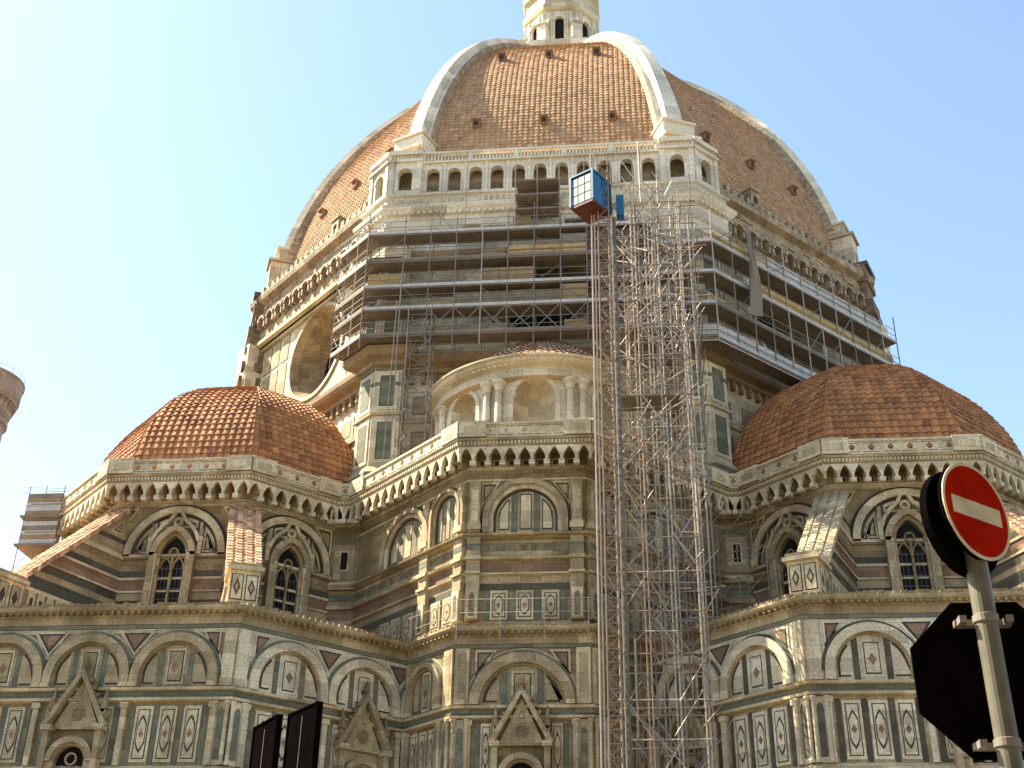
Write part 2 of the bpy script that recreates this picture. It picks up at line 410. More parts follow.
def spandrel(mb, M, u, half, ztop=19.2, depth=1.35, d=.02, left=True, right=True):
    if left and right: pts = [(u, ztop - depth), (u + half, ztop), (u - half, ztop)]
    elif right: pts = [(u, ztop - depth), (u + half, ztop), (u, ztop)]
    else: pts = [(u, ztop - depth), (u, ztop), (u - half, ztop)]
    tri(mb, M, pts, d)

def lower_trim(mb, path):
    sweep(mb, path, [(.02, 12.3), (.22, 12.4), (.26, 12.6), (.1, 12.74), (0, 12.74)], 'white', caps=False)
    sweep(mb, path, [(0, 15.69), (.28, 15.74), (.3, 15.86), (.14, 15.9), (0, 15.9)], 'white', caps=False)
    sweep(mb, path, [(.07, 15.9), (.07, 16.2)], 'green', caps=False)
    sweep(mb, path, [(0, 16.2), (.26, 16.24), (.3, 16.36), (.1, 16.4), (0, 16.4)], 'white', caps=False)
    sweep(mb, path, [(0, 19.28), (.06, 19.3), (.06, 19.46), (0, 19.47)], 'green', caps=False)
    sweep(mb, path, [(0, 19.47), (.05, 19.5), (.05, 19.84), (.16, 19.9), (.2, 20.0)], 'cream', caps=False)
def lower_cornice(parent, path):
    mb = MB()
    sweep(mb, path, [(.2, 20.0), (.48, 20.1), (.55, 20.2), (.55, 20.3), (.4, 20.36), (-.5, 20.42)], 'cream', caps=False)
    for p, q in zip(path[:-1], path[1:]):
        M = seg_face(p, q); n = int(M.L / .34)
        for i in range(n):
            u = -M.L / 2 + (i + .5) * M.L / n; box(mb, M, u - .07, u + .07, 19.93, 20.09, .1, .44, 'ochre')
            # ragged tile edge on top
            h = rnd.uniform(.05, .13); box(mb, M, u - .15, u + .12, 20.3, 20.34 + h, .2, .5 + rnd.uniform(0, .1), 'ochre')
    return mb.build('cornice', parent)

# ---- tribunes
def chapel_block(cx, cy, angs, inner, bays):
    """lower ring of chapels: angs = octagon corner angles, bays = {face angle: [(uc, width, window)]}"""
    mb = MB(); path = octp(cx, cy, A_LOW, angs)
    sweep(mb, path, [(.6, 0), (.5, 1.0), (.15, 1.2), (0, 1.3), (0, 20.0)], 'ochre', caps=False)
    lower_trim(mb, path)
    # roof behind the cornice
    top = octp(cx, cy, A_UP - .3, angs); n = len(path)
    for i in range(n - 1):
        mb.add([(*path[i], 20.38), (*path[i + 1], 20.38), (*top[i + 1], 22.9), (*top[i], 22.9)], [(0, 1, 2, 3)], 'coping_tile')
    half = A_LOW * T8
    for ang in bays:
        M = Face(cx, cy, ang, A_LOW); cl = ang == -45 if cx < 0 else True
        mb.alias = (PALE if cx < 0 else PALE_DARK) if cl else {}
        if cl: box(mb, M, -half, half, 16.42, 19.26, 0, .008, 'cream')
        for s in (-1, 1):
            # corner pilaster, two storeys
            x = s * (half - .36)
            box(mb, M, x - .3, x + .3, 16.45, 19.26, 0, .1, 'white')
            box(mb, M, x - .34, x + .34, 12.76, 15.66, 0, .16, 'white')
            pts = [(x - .16, 13.0), (x + .16, 13.0)] + [(x + .16 * math.cos(R(t)), 15.1 + .3 * math.sin(R(t))) for t in range(0, 181, 30)]
            poly(mb, M, pts, .16, .17, 'green')
            for e in (-.3, .3): column(mb, M, x + e, 12.76, 15.68, .09, .2)
        box(mb, M, -half, half, 19.06, 19.27, 0, .03, 'white')
        us = [b[0] for b in bays[ang]]
        for (uc, wd, win) in bays[ang]:
            if uc + wd / 2 < half - 1: spandrel(mb, M, uc + wd / 2, .95)
        uc, wd, _ = bays[ang][0]; spandrel(mb, M, uc - wd / 2 + .12, .95, left=False)
        uc, wd, _ = bays[ang][-1]; spandrel(mb, M, uc + wd / 2 - .12, .95, right=False)
    mb.alias = {}
    o = mb.build('chapel_wall', cath)
    for ang in bays:
        M = Face(cx, cy, ang, A_LOW)
        for i, (uc, wd, win) in enumerate(bays[ang]): chapel_bay(o, M, uc, wd, win, pale_marble=(PALE if cx < 0 and ang == -45 else PALE_DARK if cx > 0 else None), last=i == len(bays[ang]) - 1)
    lower_cornice(o, path)
    return o
B3 = [(-4.35, 4.35, False), (0, 4.35, True), (4.35, 4.35, False)]
chapel_block(-TC, -TC, [-202.5, -157.5, -112.5, -67.5, -22.5], None, {-180: B3, -135: B3, -90: B3, -45: B3})
chapel_block(TC, -TC, [-157.5, -112.5, -67.5, -22.5, 22.5], None, {-135: B3, -90: B3, -45: B3, 0: B3})

STRIPES = [(21.6, 23.2, 'ochre', .02), (23.2, 23.55, 'verde', .03), (23.55, 24.0, 'cream', .02), (24.0, 24.12, 'white', .1), (24.12, 24.75, 'pink', .03),
           (24.75, 24.9, 'white', .1), (24.9, 25.3, 'verde', .03), (25.3, 26.0, 'ochre', .02), (26.0, 26.12, 'pink', .1), (26.12, 26.28, 'white', .16)]
def arched_window(parent, M, uc):
    mb = MB()
    # outer pointed frame, jambs, inner orders
    for s in (-1, 1):
        box(mb, M, uc + s * 1.18 - .17, uc + s * 1.18 + .17, 21.8, 26.3, 0, .5, 'cream')
        column(mb, M, uc + s * 1.0, 21.8, 26.2, .1, .36, 'white')
        box(mb, M, uc + s * .86 - .12, uc + s * .86 + .12, 21.8, 26.1, 0, .28, 'cream')
        # side pier with pinnacle
        box(mb, M, uc + s * 1.5 - .13, uc + s * 1.5 + .13, 26.2, 27.3, 0, .3, 'white')
        v = [M(uc + s * 1.5 - .16, 27.3, .0), M(uc + s * 1.5 + .16, 27.3, .0), M(uc + s * 1.5 + .16, 27.3, .32), M(uc + s * 1.5 - .16, 27.3, .32), M(uc + s * 1.5, 28.3, .14)]
        mb.add(v, [(1, 0, 4), (2, 1, 4), (3, 2, 4), (0, 3, 4)], 'ochre')
    parch_ring(mb, M, uc, 1.0, 1.36, 26.1, 1.5, 1.85, 0, .5, 'cream')
    parch_ring(mb, M, uc, .76, 1.0, 26.1, 1.25, 1.5, 0, .3, 'ochre')
    # ogee gable outline above
    for s in (-1, 1):
        pts = [(uc + s * 1.35, 26.9), (uc + s * 1.1, 27.5), (uc + s * .75, 27.95), (uc + s * .35, 28.3), (uc + s * .12, 28.75)]
        q = [(u + s * .16, z + .12) for u, z in pts]
        pl = pts + q[::-1]; poly(mb, M, pl if s > 0 else pl[::-1], .04, .34, 'white')
    ring(mb, M, uc, 28.25, .14, .3, .04, .2, 'white', 0, 360, 14); disc(mb, M, uc, 28.25, .14, .1, 'pink', d0=.04)
    o = mb.build('arched_window', parent)
    g = MB(); pts = parch(.78, 26.0, 1.25); pts = [(uc + u, z) for u, z in pts] + [(uc + .78, 21.8), (uc - .78, 21.8)]
    poly(g, M, pts[::-1], 0, .05, 'glass_dark')
    ring(g, M, uc, 26.35, .2, .3, .05, .2, 'ochre', 0, 360, 18); 
    for k in range(5): disc(g, M, uc + .1 * math.cos(k * 1.257), 26.35 + .1 * math.sin(k * 1.257), .03, .1, 'ochre', n=6, d0=.05)
    for s in (-1, 1): parch_ring(g, M, uc + s * .38, .27, .36, 25.4, .55, .68, .05, .2, 'ochre')
    box(g, M, uc - .07, uc + .07, 21.8, 26.1, .05, .24, 'ochre')
    for z in (22.4, 23.0, 23.6, 24.2, 24.8, 25.4): box(g, M, uc - .78, uc + .78, z - .02, z + .02, .05, .08, 'lead')
    for x in (-.55, -.3, .3, .55): box(g, M, uc + x - .012, uc + x + .012, 21.8, 25.6, .05, .075, 'lead')
    g.build('pane', None).parent = o
def tribune_face(parent, M, half_l, half_r, uc, r, window=True):
    mb = MB(); ro = r + .42; zs = 29.22 - ro
    for z0, z1, m, d in STRIPES: box(mb, M, -half_l, half_r, z0, z1, 0, d, m)
    pts = [(uc - r, 26.28), (uc + r, 26.28)] + [(uc + r * math.cos(R(t)), zs + r * math.sin(R(t))) for t in range(0, 181, 10)]
    poly(mb, M, pts, 0, .015, 'verde')
    for s in (-1, 1):
        a, b = sorted((s * .62 * r, s * .95 * r))
        lun_strip(mb, M, uc, zs, r * .93, a, b, .03, 'white', 26.4, d0=.015)
        a, b = sorted((s * .66 * r, s * .89 * r))
        lun_strip(mb, M, uc, zs, r * .87, a, b, .04, 'dark', 26.52, d0=.015)
        a, b = sorted((s * .69 * r, s * .85 * r))
        lun_strip(mb, M, uc, zs, r * .82, a, b, .055, 'cream', 26.6, d0=.015)
        a, b = sorted((s * .5 * r, s * .57 * r)); lun_strip(mb, M, uc, zs, r * .95, a, b, .05, 'white', 26.3, d0=.015)
        a, b = sorted((s * .06 * r, s * .44 * r)); lun_strip(mb, M, uc, zs, r * .93, a, b, .045, 'white', 27.9, d0=.015)
        a, b = sorted((s * .12 * r, s * .40 * r)); lun_strip(mb, M, uc, zs, r * .86, a, b, .055, 'dark', 28.05, d0=.015)
        a, b = sorted((s * .15 * r, s * .37 * r)); lun_strip(mb, M, uc, zs, r * .81, a, b, .065, 'cream', 28.12, d0=.015)
        x0, x1 = sorted((uc + s * r, uc + s * ro)); box(mb, M, x0, x1, 26.28, zs, 0, .26, 'white')
        x0, x1 = sorted((uc + s * ro, uc + s * (ro + .16))); box(mb, M, x0, x1, 26.28, zs, 0, .1, 'dark')
        e = (half_r - uc if s > 0 else -half_l - uc)
        if abs(e) > ro + .1:
            tri(mb, M, ([(uc + e - .12, 27.4), (uc + e - .12, 29.25), (uc + e - 1.35, 29.25)] if s > 0 else [(uc + e + .12, 27.4), (uc + e + 1.35, 29.25), (uc + e + .12, 29.25)]), .02, 'white', 'cream')
    ring(mb, M, uc, zs, r, ro, 0, .26, 'white', n=26); ring(mb, M, uc, zs, r - .1, r, 0, .12, 'dark', n=26)
    ring(mb, M, uc, zs, ro, ro + .16, 0, .1, 'dark', n=26)
    o = mb.build('blind_arch', parent)
    if window: arched_window(o, M, uc)
def tribune(cx, cy, angs, faces):
    mb = MB(); path = octp(cx, cy, A_UP, angs)
    sweep(mb, path, [(0, 19), (0, 31)], 'ochre', caps=False)
    sweep(mb, path, [(0, 29.3), (.08, 29.36), (.08, 29.46), (0, 29.5)], 'white', caps=False)
    o = mb.build('tribune_wall', cath)
    for ang, hl, hr, uc, r, win in faces: tribune_face(o, Face(cx, cy, ang, A_UP), hl, hr, uc, r, win)
    return o
H = A_UP * T8
tribL = tribune(-TC, -TC, [-247.5, -202.5, -157.5, -112.5, -67.5, -22.5], [(-180, H, H, 0, 2.62, True), (-135, H, H, 0, 2.62, True), (-90, H, H, 0, 2.62, True), (-45, H, 2.2, -.75, 2.4, True)])
tribR = tribune(TC, -TC, [-157.5, -112.5, -67.5, -22.5, 22.5, 67.5], [(-135, 2.2, H, .75, 2.4, True), (-90, H, H, 0, 2.62, True), (-45, H, H, 0, 2.62, True), (0, H, H, 0, 2.62, True)])

# ---- radial buttresses with tiled copings
def buttress(cx, cy, ang, tiled=True):
    r0, r1, r2 = 9.7, 16.1, 18.1; W = .72
    zt = lambda r: 29.3 - (r - 9.7) * .97
    rd = (math.cos(R(ang)), math.sin(R(ang)))
    mb = MB()
    for side in (-1, 1):
        M = Face(cx, cy, ang + 90 * side, W)        # u axis runs along the radius (sign by side)
        sg = -side
        def P(r, z): return (sg * r, z)
        # band by band
        zz = [20.2, 20.6, 22.3, 22.5, 23.2, 23.55, 24.0, 24.12, 24.75, 24.9, 25.3, 26.0, 26.28, 26.9, 27.2, 29.3]
        mm = ['ochre', 'ochre', 'white', 'verde', 'cream', 'verde', 'white', 'pink', 'white', 'verde', 'ochre', 'white', 'cream', 'verde', 'cream']
        rad = lambda z: 9.7 + (29.3 - z) / .97
        for z0, z1, m in zip(zz[:-1], zz[1:], mm):
            ra, rb = min(rad(z0), r1), min(rad(z1), r1)
            d = .1 if m == 'white' else .02
            pts = [P(r0 - .4, z0), P(ra, z0), P(rb, z1), P(r0 - .4, z1)]
            if rb <= r0: pts = [P(r0 - .4, z0), P(ra, z0), P(r0, z1), P(r0 - .4, z1)]
            if sg < 0: pts = pts[::-1]
            poly(mb, M, pts, -W, d, m)
        # little blind arcade along the foot
        for k in range(6):
            r = r1 - .5 - k * .62
            x = sg * r
            box(mb, M, x - .22, x + .22, 20.65, min(22.28, 29.0 - (r - 9.7) * .97), .02, .12, 'white')
            box(mb, M, x - .1, x + .1, 20.7, 21.95, .12, .125, 'dark')
        tri(mb, M, [(sg * 10.2, 27.4), (sg * 11.1, 27.4), (sg * 10.2, 28.3)][::(1 if sg > 0 else -1)], .03, 'white', 'cream')
    o = mb.build('buttress', cath)
    # end block
    eb = MB(); M = Face(cx, cy, ang, r2)
    box(eb, M, -.78, .78, 20.3, 20.75, -2.0, .12, 'cream'); box(eb, M, -.74, .74, 20.75, 22.5, -2.0, 0, 'white')
    for x in (-.36, .36):
        box(eb, M, x - .3, x + .3, 20.95, 22.3, 0, .015, 'dark'); box(eb, M, x - .25, x + .25, 21.0, 22.25, .015, .03, 'white')
        dm = [(x, 21.2), (x + .18, 21.62), (x, 22.05), (x - .18, 21.62)]
        poly(eb, M, dm, .03, .045, 'dark'); poly(eb, M, shrink(dm, .6), .045, .055, 'cream')
    for side in (-1, 1):
        MS = Face(cx, cy, ang + 90 * side, .74); sg = -side
        for r in (16.6, 17.4):
            x = sg * r; box(eb, MS, x - .3, x + .3, 20.95, 22.3, 0, .015, 'dark'); box(eb, MS, x - .25, x + .25, 21.0, 22.25, .015, .03, 'white')
            dm = [(x, 21.2), (x + .18, 21.62), (x, 22.05), (x - .18, 21.62)]; poly(eb, MS, dm, .03, .045, 'dark')
    box(eb, M, -.92, .92, 22.5, 22.7, -2.15, .2, 'white'); box(eb, M, -.8, .8, 22.7, 22.9, -2.1, .06, 'cream')
    eb.build('end_block', None).parent = o
    # coping
    cp = MB(); mat = 'coping_tile' if tiled else 'white'
    tn = (-rd[1], rd[0])
    def Q(r, t, h): return (cx + rd[0] * r + tn[0] * t, cy + rd[1] * r + tn[1] * t, zt(r) + h)
    n = 26
    for i in range(n):
        a = r0 - .2 + (r1 + .1 - r0 + .2) * i / n; b = r0 - .2 + (r1 + .1 - r0 + .2) * (i + 1) / n + .04
        for t0, t1, h in ((-.92, -.6, .18), (-.6, -.42, .1), (-.42, -.12, .2), (-.12, .12, .1), (.12, .42, .2), (.42, .6, .1), (.6, .92, .18)):
            j = rnd.uniform(-.015, .015) if tiled else 0
            up = .07 if tiled else .01
            v = [Q(a, t0, -.14), Q(b, t0, -.14), Q(b, t1, -.14), Q(a, t1, -.14), Q(a, t0, h + j), Q(b, t0, h + up + j), Q(b, t1, h + up + j), Q(a, t1, h + j)]
            cp.add(v, [(4, 5, 6, 7), (0, 1, 5, 4), (2, 3, 7, 6), (1, 2, 6, 5), (0, 4, 7, 3)], mat, rnd.random())
    cp.build('coping', None).parent = o
for a in (-112.5, -67.5, -157.5): buttress(-TC, -TC, a, True)
buttress(TC, -TC, -112.5, False)
for a in (-67.5, -22.5): buttress(TC, -TC, a, True)

# ---- central block between the tribunes
UA, UB, UC, UD = (-11.75, -24.9), (-3.15, -33.5), (3.15, -33.5), (11.75, -24.9)
LOWP = [(-12.45, -25.2), (-3.45, -34.2), (3.45, -34.2), (12.45, -25.2)]
mb = MB()
sweep(mb, LOWP, [(.6, 0), (.5, 1), (.1, 1.2), (0, 1.3), (0, 20.0)], 'ochre', caps=False); lower_trim(mb, LOWP)
mb.add([(*p, 20.4) for p in LOWP] + [(*p, 20.45) for p in (UA, UB, UC, UD)], [(0, 1, 5, 4), (1, 2, 6, 5), (2, 3, 7, 6)], 'cream')
MF = seg_face(LOWP[1], LOWP[2]); ML = seg_face(LOWP[0], LOWP[1]); MR = seg_face(LOWP[2], LOWP[3])
for M, xs in ((MF, (-MF.L / 2 + .4, MF.L / 2 - .4)), (ML, (ML.L / 2 - .4, ML.L / 2 - 4.2)), (MR, (-MR.L / 2 + .4, -MR.L / 2 + 4.2))):
    for x in xs:
        box(mb, M, x - .36, x + .36, 16.45, 19.26, 0, .14, 'white'); box(mb, M, x - .22, x + .22, 16.7, 19.0, .14, .15, 'cream')
        box(mb, M, x - .4, x + .4, 12.76, 15.66, 0, .2, 'white')
        pts = [(x - .18, 13.0), (x + .18, 13.0)] + [(x + .18 * math.cos(R(t)), 15.0 + .3 * math.sin(R(t))) for t in range(0, 181, 30)]
        poly(mb, M, pts, .2, .21, 'green')
        for e in (-.34, .34): column(mb, M, x + e, 12.76, 15.68, .1, .26)
        box(mb, M, x - .46, x + .46, 15.95, 16.38, 0, .16, 'green')
for M, u in ((MF, -2.4), (MF, 2.4)):
    spandrel(mb, M, u, 1.1, left=u > 0, right=u < 0)
cb_low = mb.build('chapel_wall', cath)
chapel_bay(cb_low, MF, 0, 5.3, True, 2.15)
for M, sg in ((ML, 1), (MR, -1)): chapel_bay(cb_low, M, sg * (M.L / 2 - 2.35), 2.9, False, 1.15)
lower_cornice(cb_low, LOWP)

def central_face(parent, M, u0, u1, arches, panels):
    mb = MB()
    def bx(z0, z1, d, m): box(mb, M, u0, u1, z0, z1, 0, d, m)
    bx(20.4, 20.9, .06, 'cream'); bx(22.6, 22.95, .03, 'verde'); bx(22.95, 23.4, .02, 'cream')
    bx(23.5, 24.2, .03, 'pink'); bx(24.45, 24.75, .02, 'cream'); bx(24.75, 25.15, .03, 'ochre')
    for i in range(9):
        a = u0 + .3 + (u1 - u0 - .6) * i / 9; box(mb, M, a, a + (u1 - u0) / 9 * rnd.uniform(.3, .8), 24.78, 25.1, .03, .035, 'green')
    bx(25.17, 25.36, .045, 'cream')
    for a in panels[0]:
        ornament_panel(mb, M, a, 20.95, 22.55, .92, .01)
    for a in panels[1]: box(mb, M, a - .16, a + .16, 20.95, 22.55, 0, .03, 'green')
    for a in panels[2]:   # paired niche pilasters
        box(mb, M, a - .36, a + .36, 20.9, 25.6, 0, .3, 'cream')
        box(mb, M, a - .3, a + .3, 20.95, 22.6, .3, .36, 'white')
        pts = [(a - .15, 21.1), (a + .15, 21.1)] + [(a + .15 * math.cos(R(t)), 22.1 + .3 * math.sin(R(t))) for t in range(0, 181, 30)]
        poly(mb, M, pts, .36, .365, 'green')
        box(mb, M, a - .42, a + .42, 23.4, 23.55, .3, .42, 'white'); box(mb, M, a - .42, a + .42, 24.2, 24.4, .3, .44, 'white'); box(mb, M, a - .36, a + .36, 24.75, 25.1, .3, .315, 'green')
        box(mb, M, a - .3, a + .3, 25.75, 28.7, 0, .3, 'cream'); box(mb, M, a - .2, a + .2, 26.2, 28.3, .3, .32, 'white'); box(mb, M, a - .36, a + .36, 25.9, 26.25, 0, .42, 'white')
    for uc, r, ro in arches:
        zs = 28.85 - ro
        pts = [(uc - r, 25.72), (uc + r, 25.72)] + [(uc + r * math.cos(R(t)), zs + r * math.sin(R(t))) for t in range(0, 181, 12)]
        poly(mb, M, pts, 0, .02, 'cream')
        lun_strip(mb, M, uc, zs, r, -.48 * r, -.26 * r, .04, 'green', 25.72, d0=.02); lun_strip(mb, M, uc, zs, r, .26 * r, .48 * r, .04, 'green', 25.72, d0=.02)
        for a, b in ((-.9, -.55), (-.2, .2), (.55, .9)):
            lun_strip(mb, M, uc, zs, r * .92, a * r, b * r, .035, 'dark', 25.95, d0=.02)
            lun_strip(mb, M, uc, zs, r * .87, a * r + .05, b * r - .05, .05, 'white', 26.02, d0=.02)
        for rr0, rr1, d, m in ((r, r + .12, .1, 'dark'), (r + .12, r + (ro - r) * .55, .22, 'white'), (r + (ro - r) * .55, ro, .38, 'cream'), (ro, ro + .12, .12, 'dark')):
            ring(mb, M, uc, zs, rr0, rr1, 0, d, m, n=24)
            for s in (-1, 1):
                x0, x1 = sorted((uc + s * rr0, uc + s * rr1)); box(mb, M, x0, x1, 25.72, zs, 0, d, m)
        for s in (-1, 1):
            tri(mb, M, ([(uc + s * (ro + .12), 27.3), (uc + s * (ro + .12), 28.75), (uc + s * (ro - .9), 28.75)])[::s], .02, 'white', 'cream')
    return mb.build('blind_arch', parent)
CUP = [UA, UB, UC, UD]
mb = MB()
sweep(mb, CUP, [(0, 20.3), (0, 31)], 'ochre', caps=False)
for prof, m in (([(0, 23.35), (.2, 23.4), (.22, 23.5), (0, 23.52)], 'white'), ([(0, 24.18), (.26, 24.24), (.3, 24.36), (.1, 24.44), (0, 24.45)], 'cream'),
                ([(0, 25.38), (.2, 25.44), (.46, 25.56), (.48, 25.64), (0, 25.72)], 'cream'), ([(0, 28.76), (.1, 28.8), (.12, 28.9), (0, 28.95)], 'white'),
                ([(0, 20.42), (.3, 20.44), (.3, 20.56), (0, 20.6)], 'ochre')):
    sweep(mb, CUP, prof, m, caps=False)
cb_up = mb.build('tribune_wall', cath)
MF = seg_face(UB, UC); ML = seg_face(UA, UB); MR = seg_face(UC, UD)
central_face(cb_up, MF, -3.15, 3.15, [(0, 1.62, 2.3)], ([-1.35, 0, 1.35], [-2.02, -.68, .68, 2.02], [-2.75, 2.75]))
h = ML.L / 2
central_face(cb_up, ML, -h + 1.1, h, [(h - 5.6, 1.75, 2.4), (h - 1.75, .95, 1.4)], ([h - 7.5, h - 6.3, h - 5.1, h - 2.55, h - 1.4], [h - 6.9, h - 5.7, h - 2.0], [h - 3.6, h - .42]))
central_face(cb_up, MR, -h, h - 1.1, [(-h + 5.6, 1.75, 2.4), (-h + 1.75, .95, 1.4)], ([-h + 7.5, -h + 6.3, -h + 5.1, -h + 2.55, -h + 1.4], [-h + 6.9, -h + 5.7, -h + 2.0], [-h + 3.6, -h + .42]))
# narrow canted corners where the block meets the tribunes
for sx in (-1, 1):
    mb = MB(); M = Face(sx * 11.75, 0, -90, 25.72); W = .82
    box(mb, M, -W, W, 19, 31, -.9, 0, 'ochre')
    for z0, z1, m, d in ((23.3, 23.5, 'white', .12), (23.5, 24.2, 'pink', .03), (24.2, 24.42, 'cream', .2), (24.75, 25.15, 'green', .03), (25.4, 25.7, 'cream', .3), (25.75, 25.9, 'white', .08), (28.5, 28.8, 'green', .03)):
        box(mb, M, -W, W, z0, z1, 0, d, m)
    box(mb, M, -.62, .62, 26.1, 28.3, 0, .06, 'cream')
    o = mb.build('corner_wall', cath)
    g = MB(); box(g, M, -.3, .3, 26.6, 27.9, .06, .12, 'white'); box(g, M, -.2, .2, 26.7, 27.8, .12, .125, 'glass_dark'); g.build('window', None).parent = o

# ---- machicolated gallery running round tribunes and central block
r8 = A_UP / math.cos(R(22.5))
def tp(cx, a): return (cx + r8 * math.cos(R(a)), -TC + r8 * math.sin(R(a)))
GPATH = [tp(-TC, -202.5), tp(-TC, -157.5), tp(-TC, -112.5), tp(-TC, -67.5), (-12.57, -25.72), (-10.93, -25.72), UB, UC, (10.93, -25.72), (12.57, -25.72), tp(TC, -112.5), tp(TC, -67.5), tp(TC, -22.5), tp(TC, 22.5)]
OUT = 1.15
mb = MB()
sweep(mb, GPATH, [(0, 29.46), (.12, 29.5), (.12, 29.62), (0, 29.64)], 'white', caps=False)
sweep(mb, GPATH, [(0, 30.42), (OUT - .05, 30.42), (OUT, 30.44), (OUT, 30.72), (OUT + .1, 30.78), (OUT + .14, 30.88), (OUT + .02, 30.94), (-.6, 30.96)], 'cream', caps=False)
gal = mb.build('wall_walk', cath)
def miter(p0, p1, p2):
    a0 = math.atan2(p1[1] - p0[1], p1[0] - p0[0]); a1 = math.atan2(p2[1] - p1[1], p2[0] - p1[0])
    t = (a1 - a0 + math.pi) % (2 * math.pi) - math.pi
    return math.tan(t / 2)
for i in range(len(GPATH) - 1):
    p, q = GPATH[i], GPATH[i + 1]; M = seg_face(p, q)
    e0 = miter(GPATH[i - 1], p, q) * OUT if i else 0
    e1 = miter(p, q, GPATH[i + 2]) * OUT if i < len(GPATH) - 2 else 0
    a, b = -M.L / 2 - e0, M.L / 2 + e1
    if b - a < .8: a, b = -M.L / 2, M.L / 2
    n = max(1, round((b - a) / .82)); st = (b - a) / n
    cm = MB()
    ops = [(a + (k + .5) * st, st * .41, point_top(29.78, .56), None) for k in range(n)]
    screen(cm, M, a, b, 29.55, 30.41, OUT - .22, OUT - .02, ops, 'pale_marble', n=8)
    for k in range(n + 1):
        u = a + k * st
        if u < -M.L / 2 - .3 or u > M.L / 2 + .3: continue
        # bracket: stepped corbel, profile thick near the wall
        for z0, z1, d in ((29.62, 29.85, .45), (29.85, 30.1, .72), (30.1, 30.42, OUT - .2)):
            box(cm, M, u - .13, u + .13, z0, z1, 0, d, 'white')
        box(cm, M, u - .16, u + .16, 29.3, 29.56, OUT - .3, OUT + .04, 'pale_marble')
    for k in range(n):   # small framed squares between the brackets
        u = a + (k + .5) * st
        if abs(u) < M.L / 2 - .3:
            box(cm, M, u - .22, u + .22, 29.68, 30.1, 0, .03, 'white'); box(cm, M, u - .14, u + .14, 29.76, 30.02, .03, .035, 'dark')
    nd = max(1, round((b - a) / .2))
    for k in range(nd):
        u = a + (k + .5) * (b - a) / nd; box(cm, M, u - .05, u + .05, 30.52, 30.7, OUT, OUT + .07, 'pale_marble')
    cm.build('corbel_table', gal)
    pm = MB()
    n2 = max(1, round((b - a - 1.0) / .95)); m0, m1 = a + .1, b - .1
    st2 = (m1 - m0) / n2
    ops = [(m0 + (k + .5) * st2, .19, (lambda x: 31.38 + .2 * (1 - abs(x) ** 1.5)), (lambda x: 31.38 - .2 * (1 - abs(x) ** 1.5))) for k in range(n2)]
    screen(pm, M, a, b, 30.96, 31.72, OUT - .16, OUT + .02, ops, 'pale_marble', n=4)
    box(pm, M, a, b, 31.72, 31.86, OUT - .22, OUT + .1, 'pale_marble', back=True)
    for k in range(n2):   # panel frames
        u = m0 + (k + .5) * st2
        box(pm, M, u - st2 * .42, u + st2 * .42, 31.60, 31.63, OUT + .02, OUT + .05, 'ochre'); box(pm, M, u - st2 * .42, u + st2 * .42, 31.08, 31.11, OUT + .02, OUT + .05, 'ochre')
    if b - a > 5:
        for u, sgn in ((a, 1), (b, -1)):
            box(pm, M, min(u, u + sgn * 1.5), max(u, u + sgn * 1.5), 30.97, 31.93, OUT + .02, OUT + .16, 'pale_marble')
            box(pm, M, min(u + sgn * .3, u + sgn * 1.2), max(u + sgn * .3, u + sgn * 1.2), 31.15, 31.62, OUT + .16, OUT + .17, 'white')
    pm.build('parapet', gal)

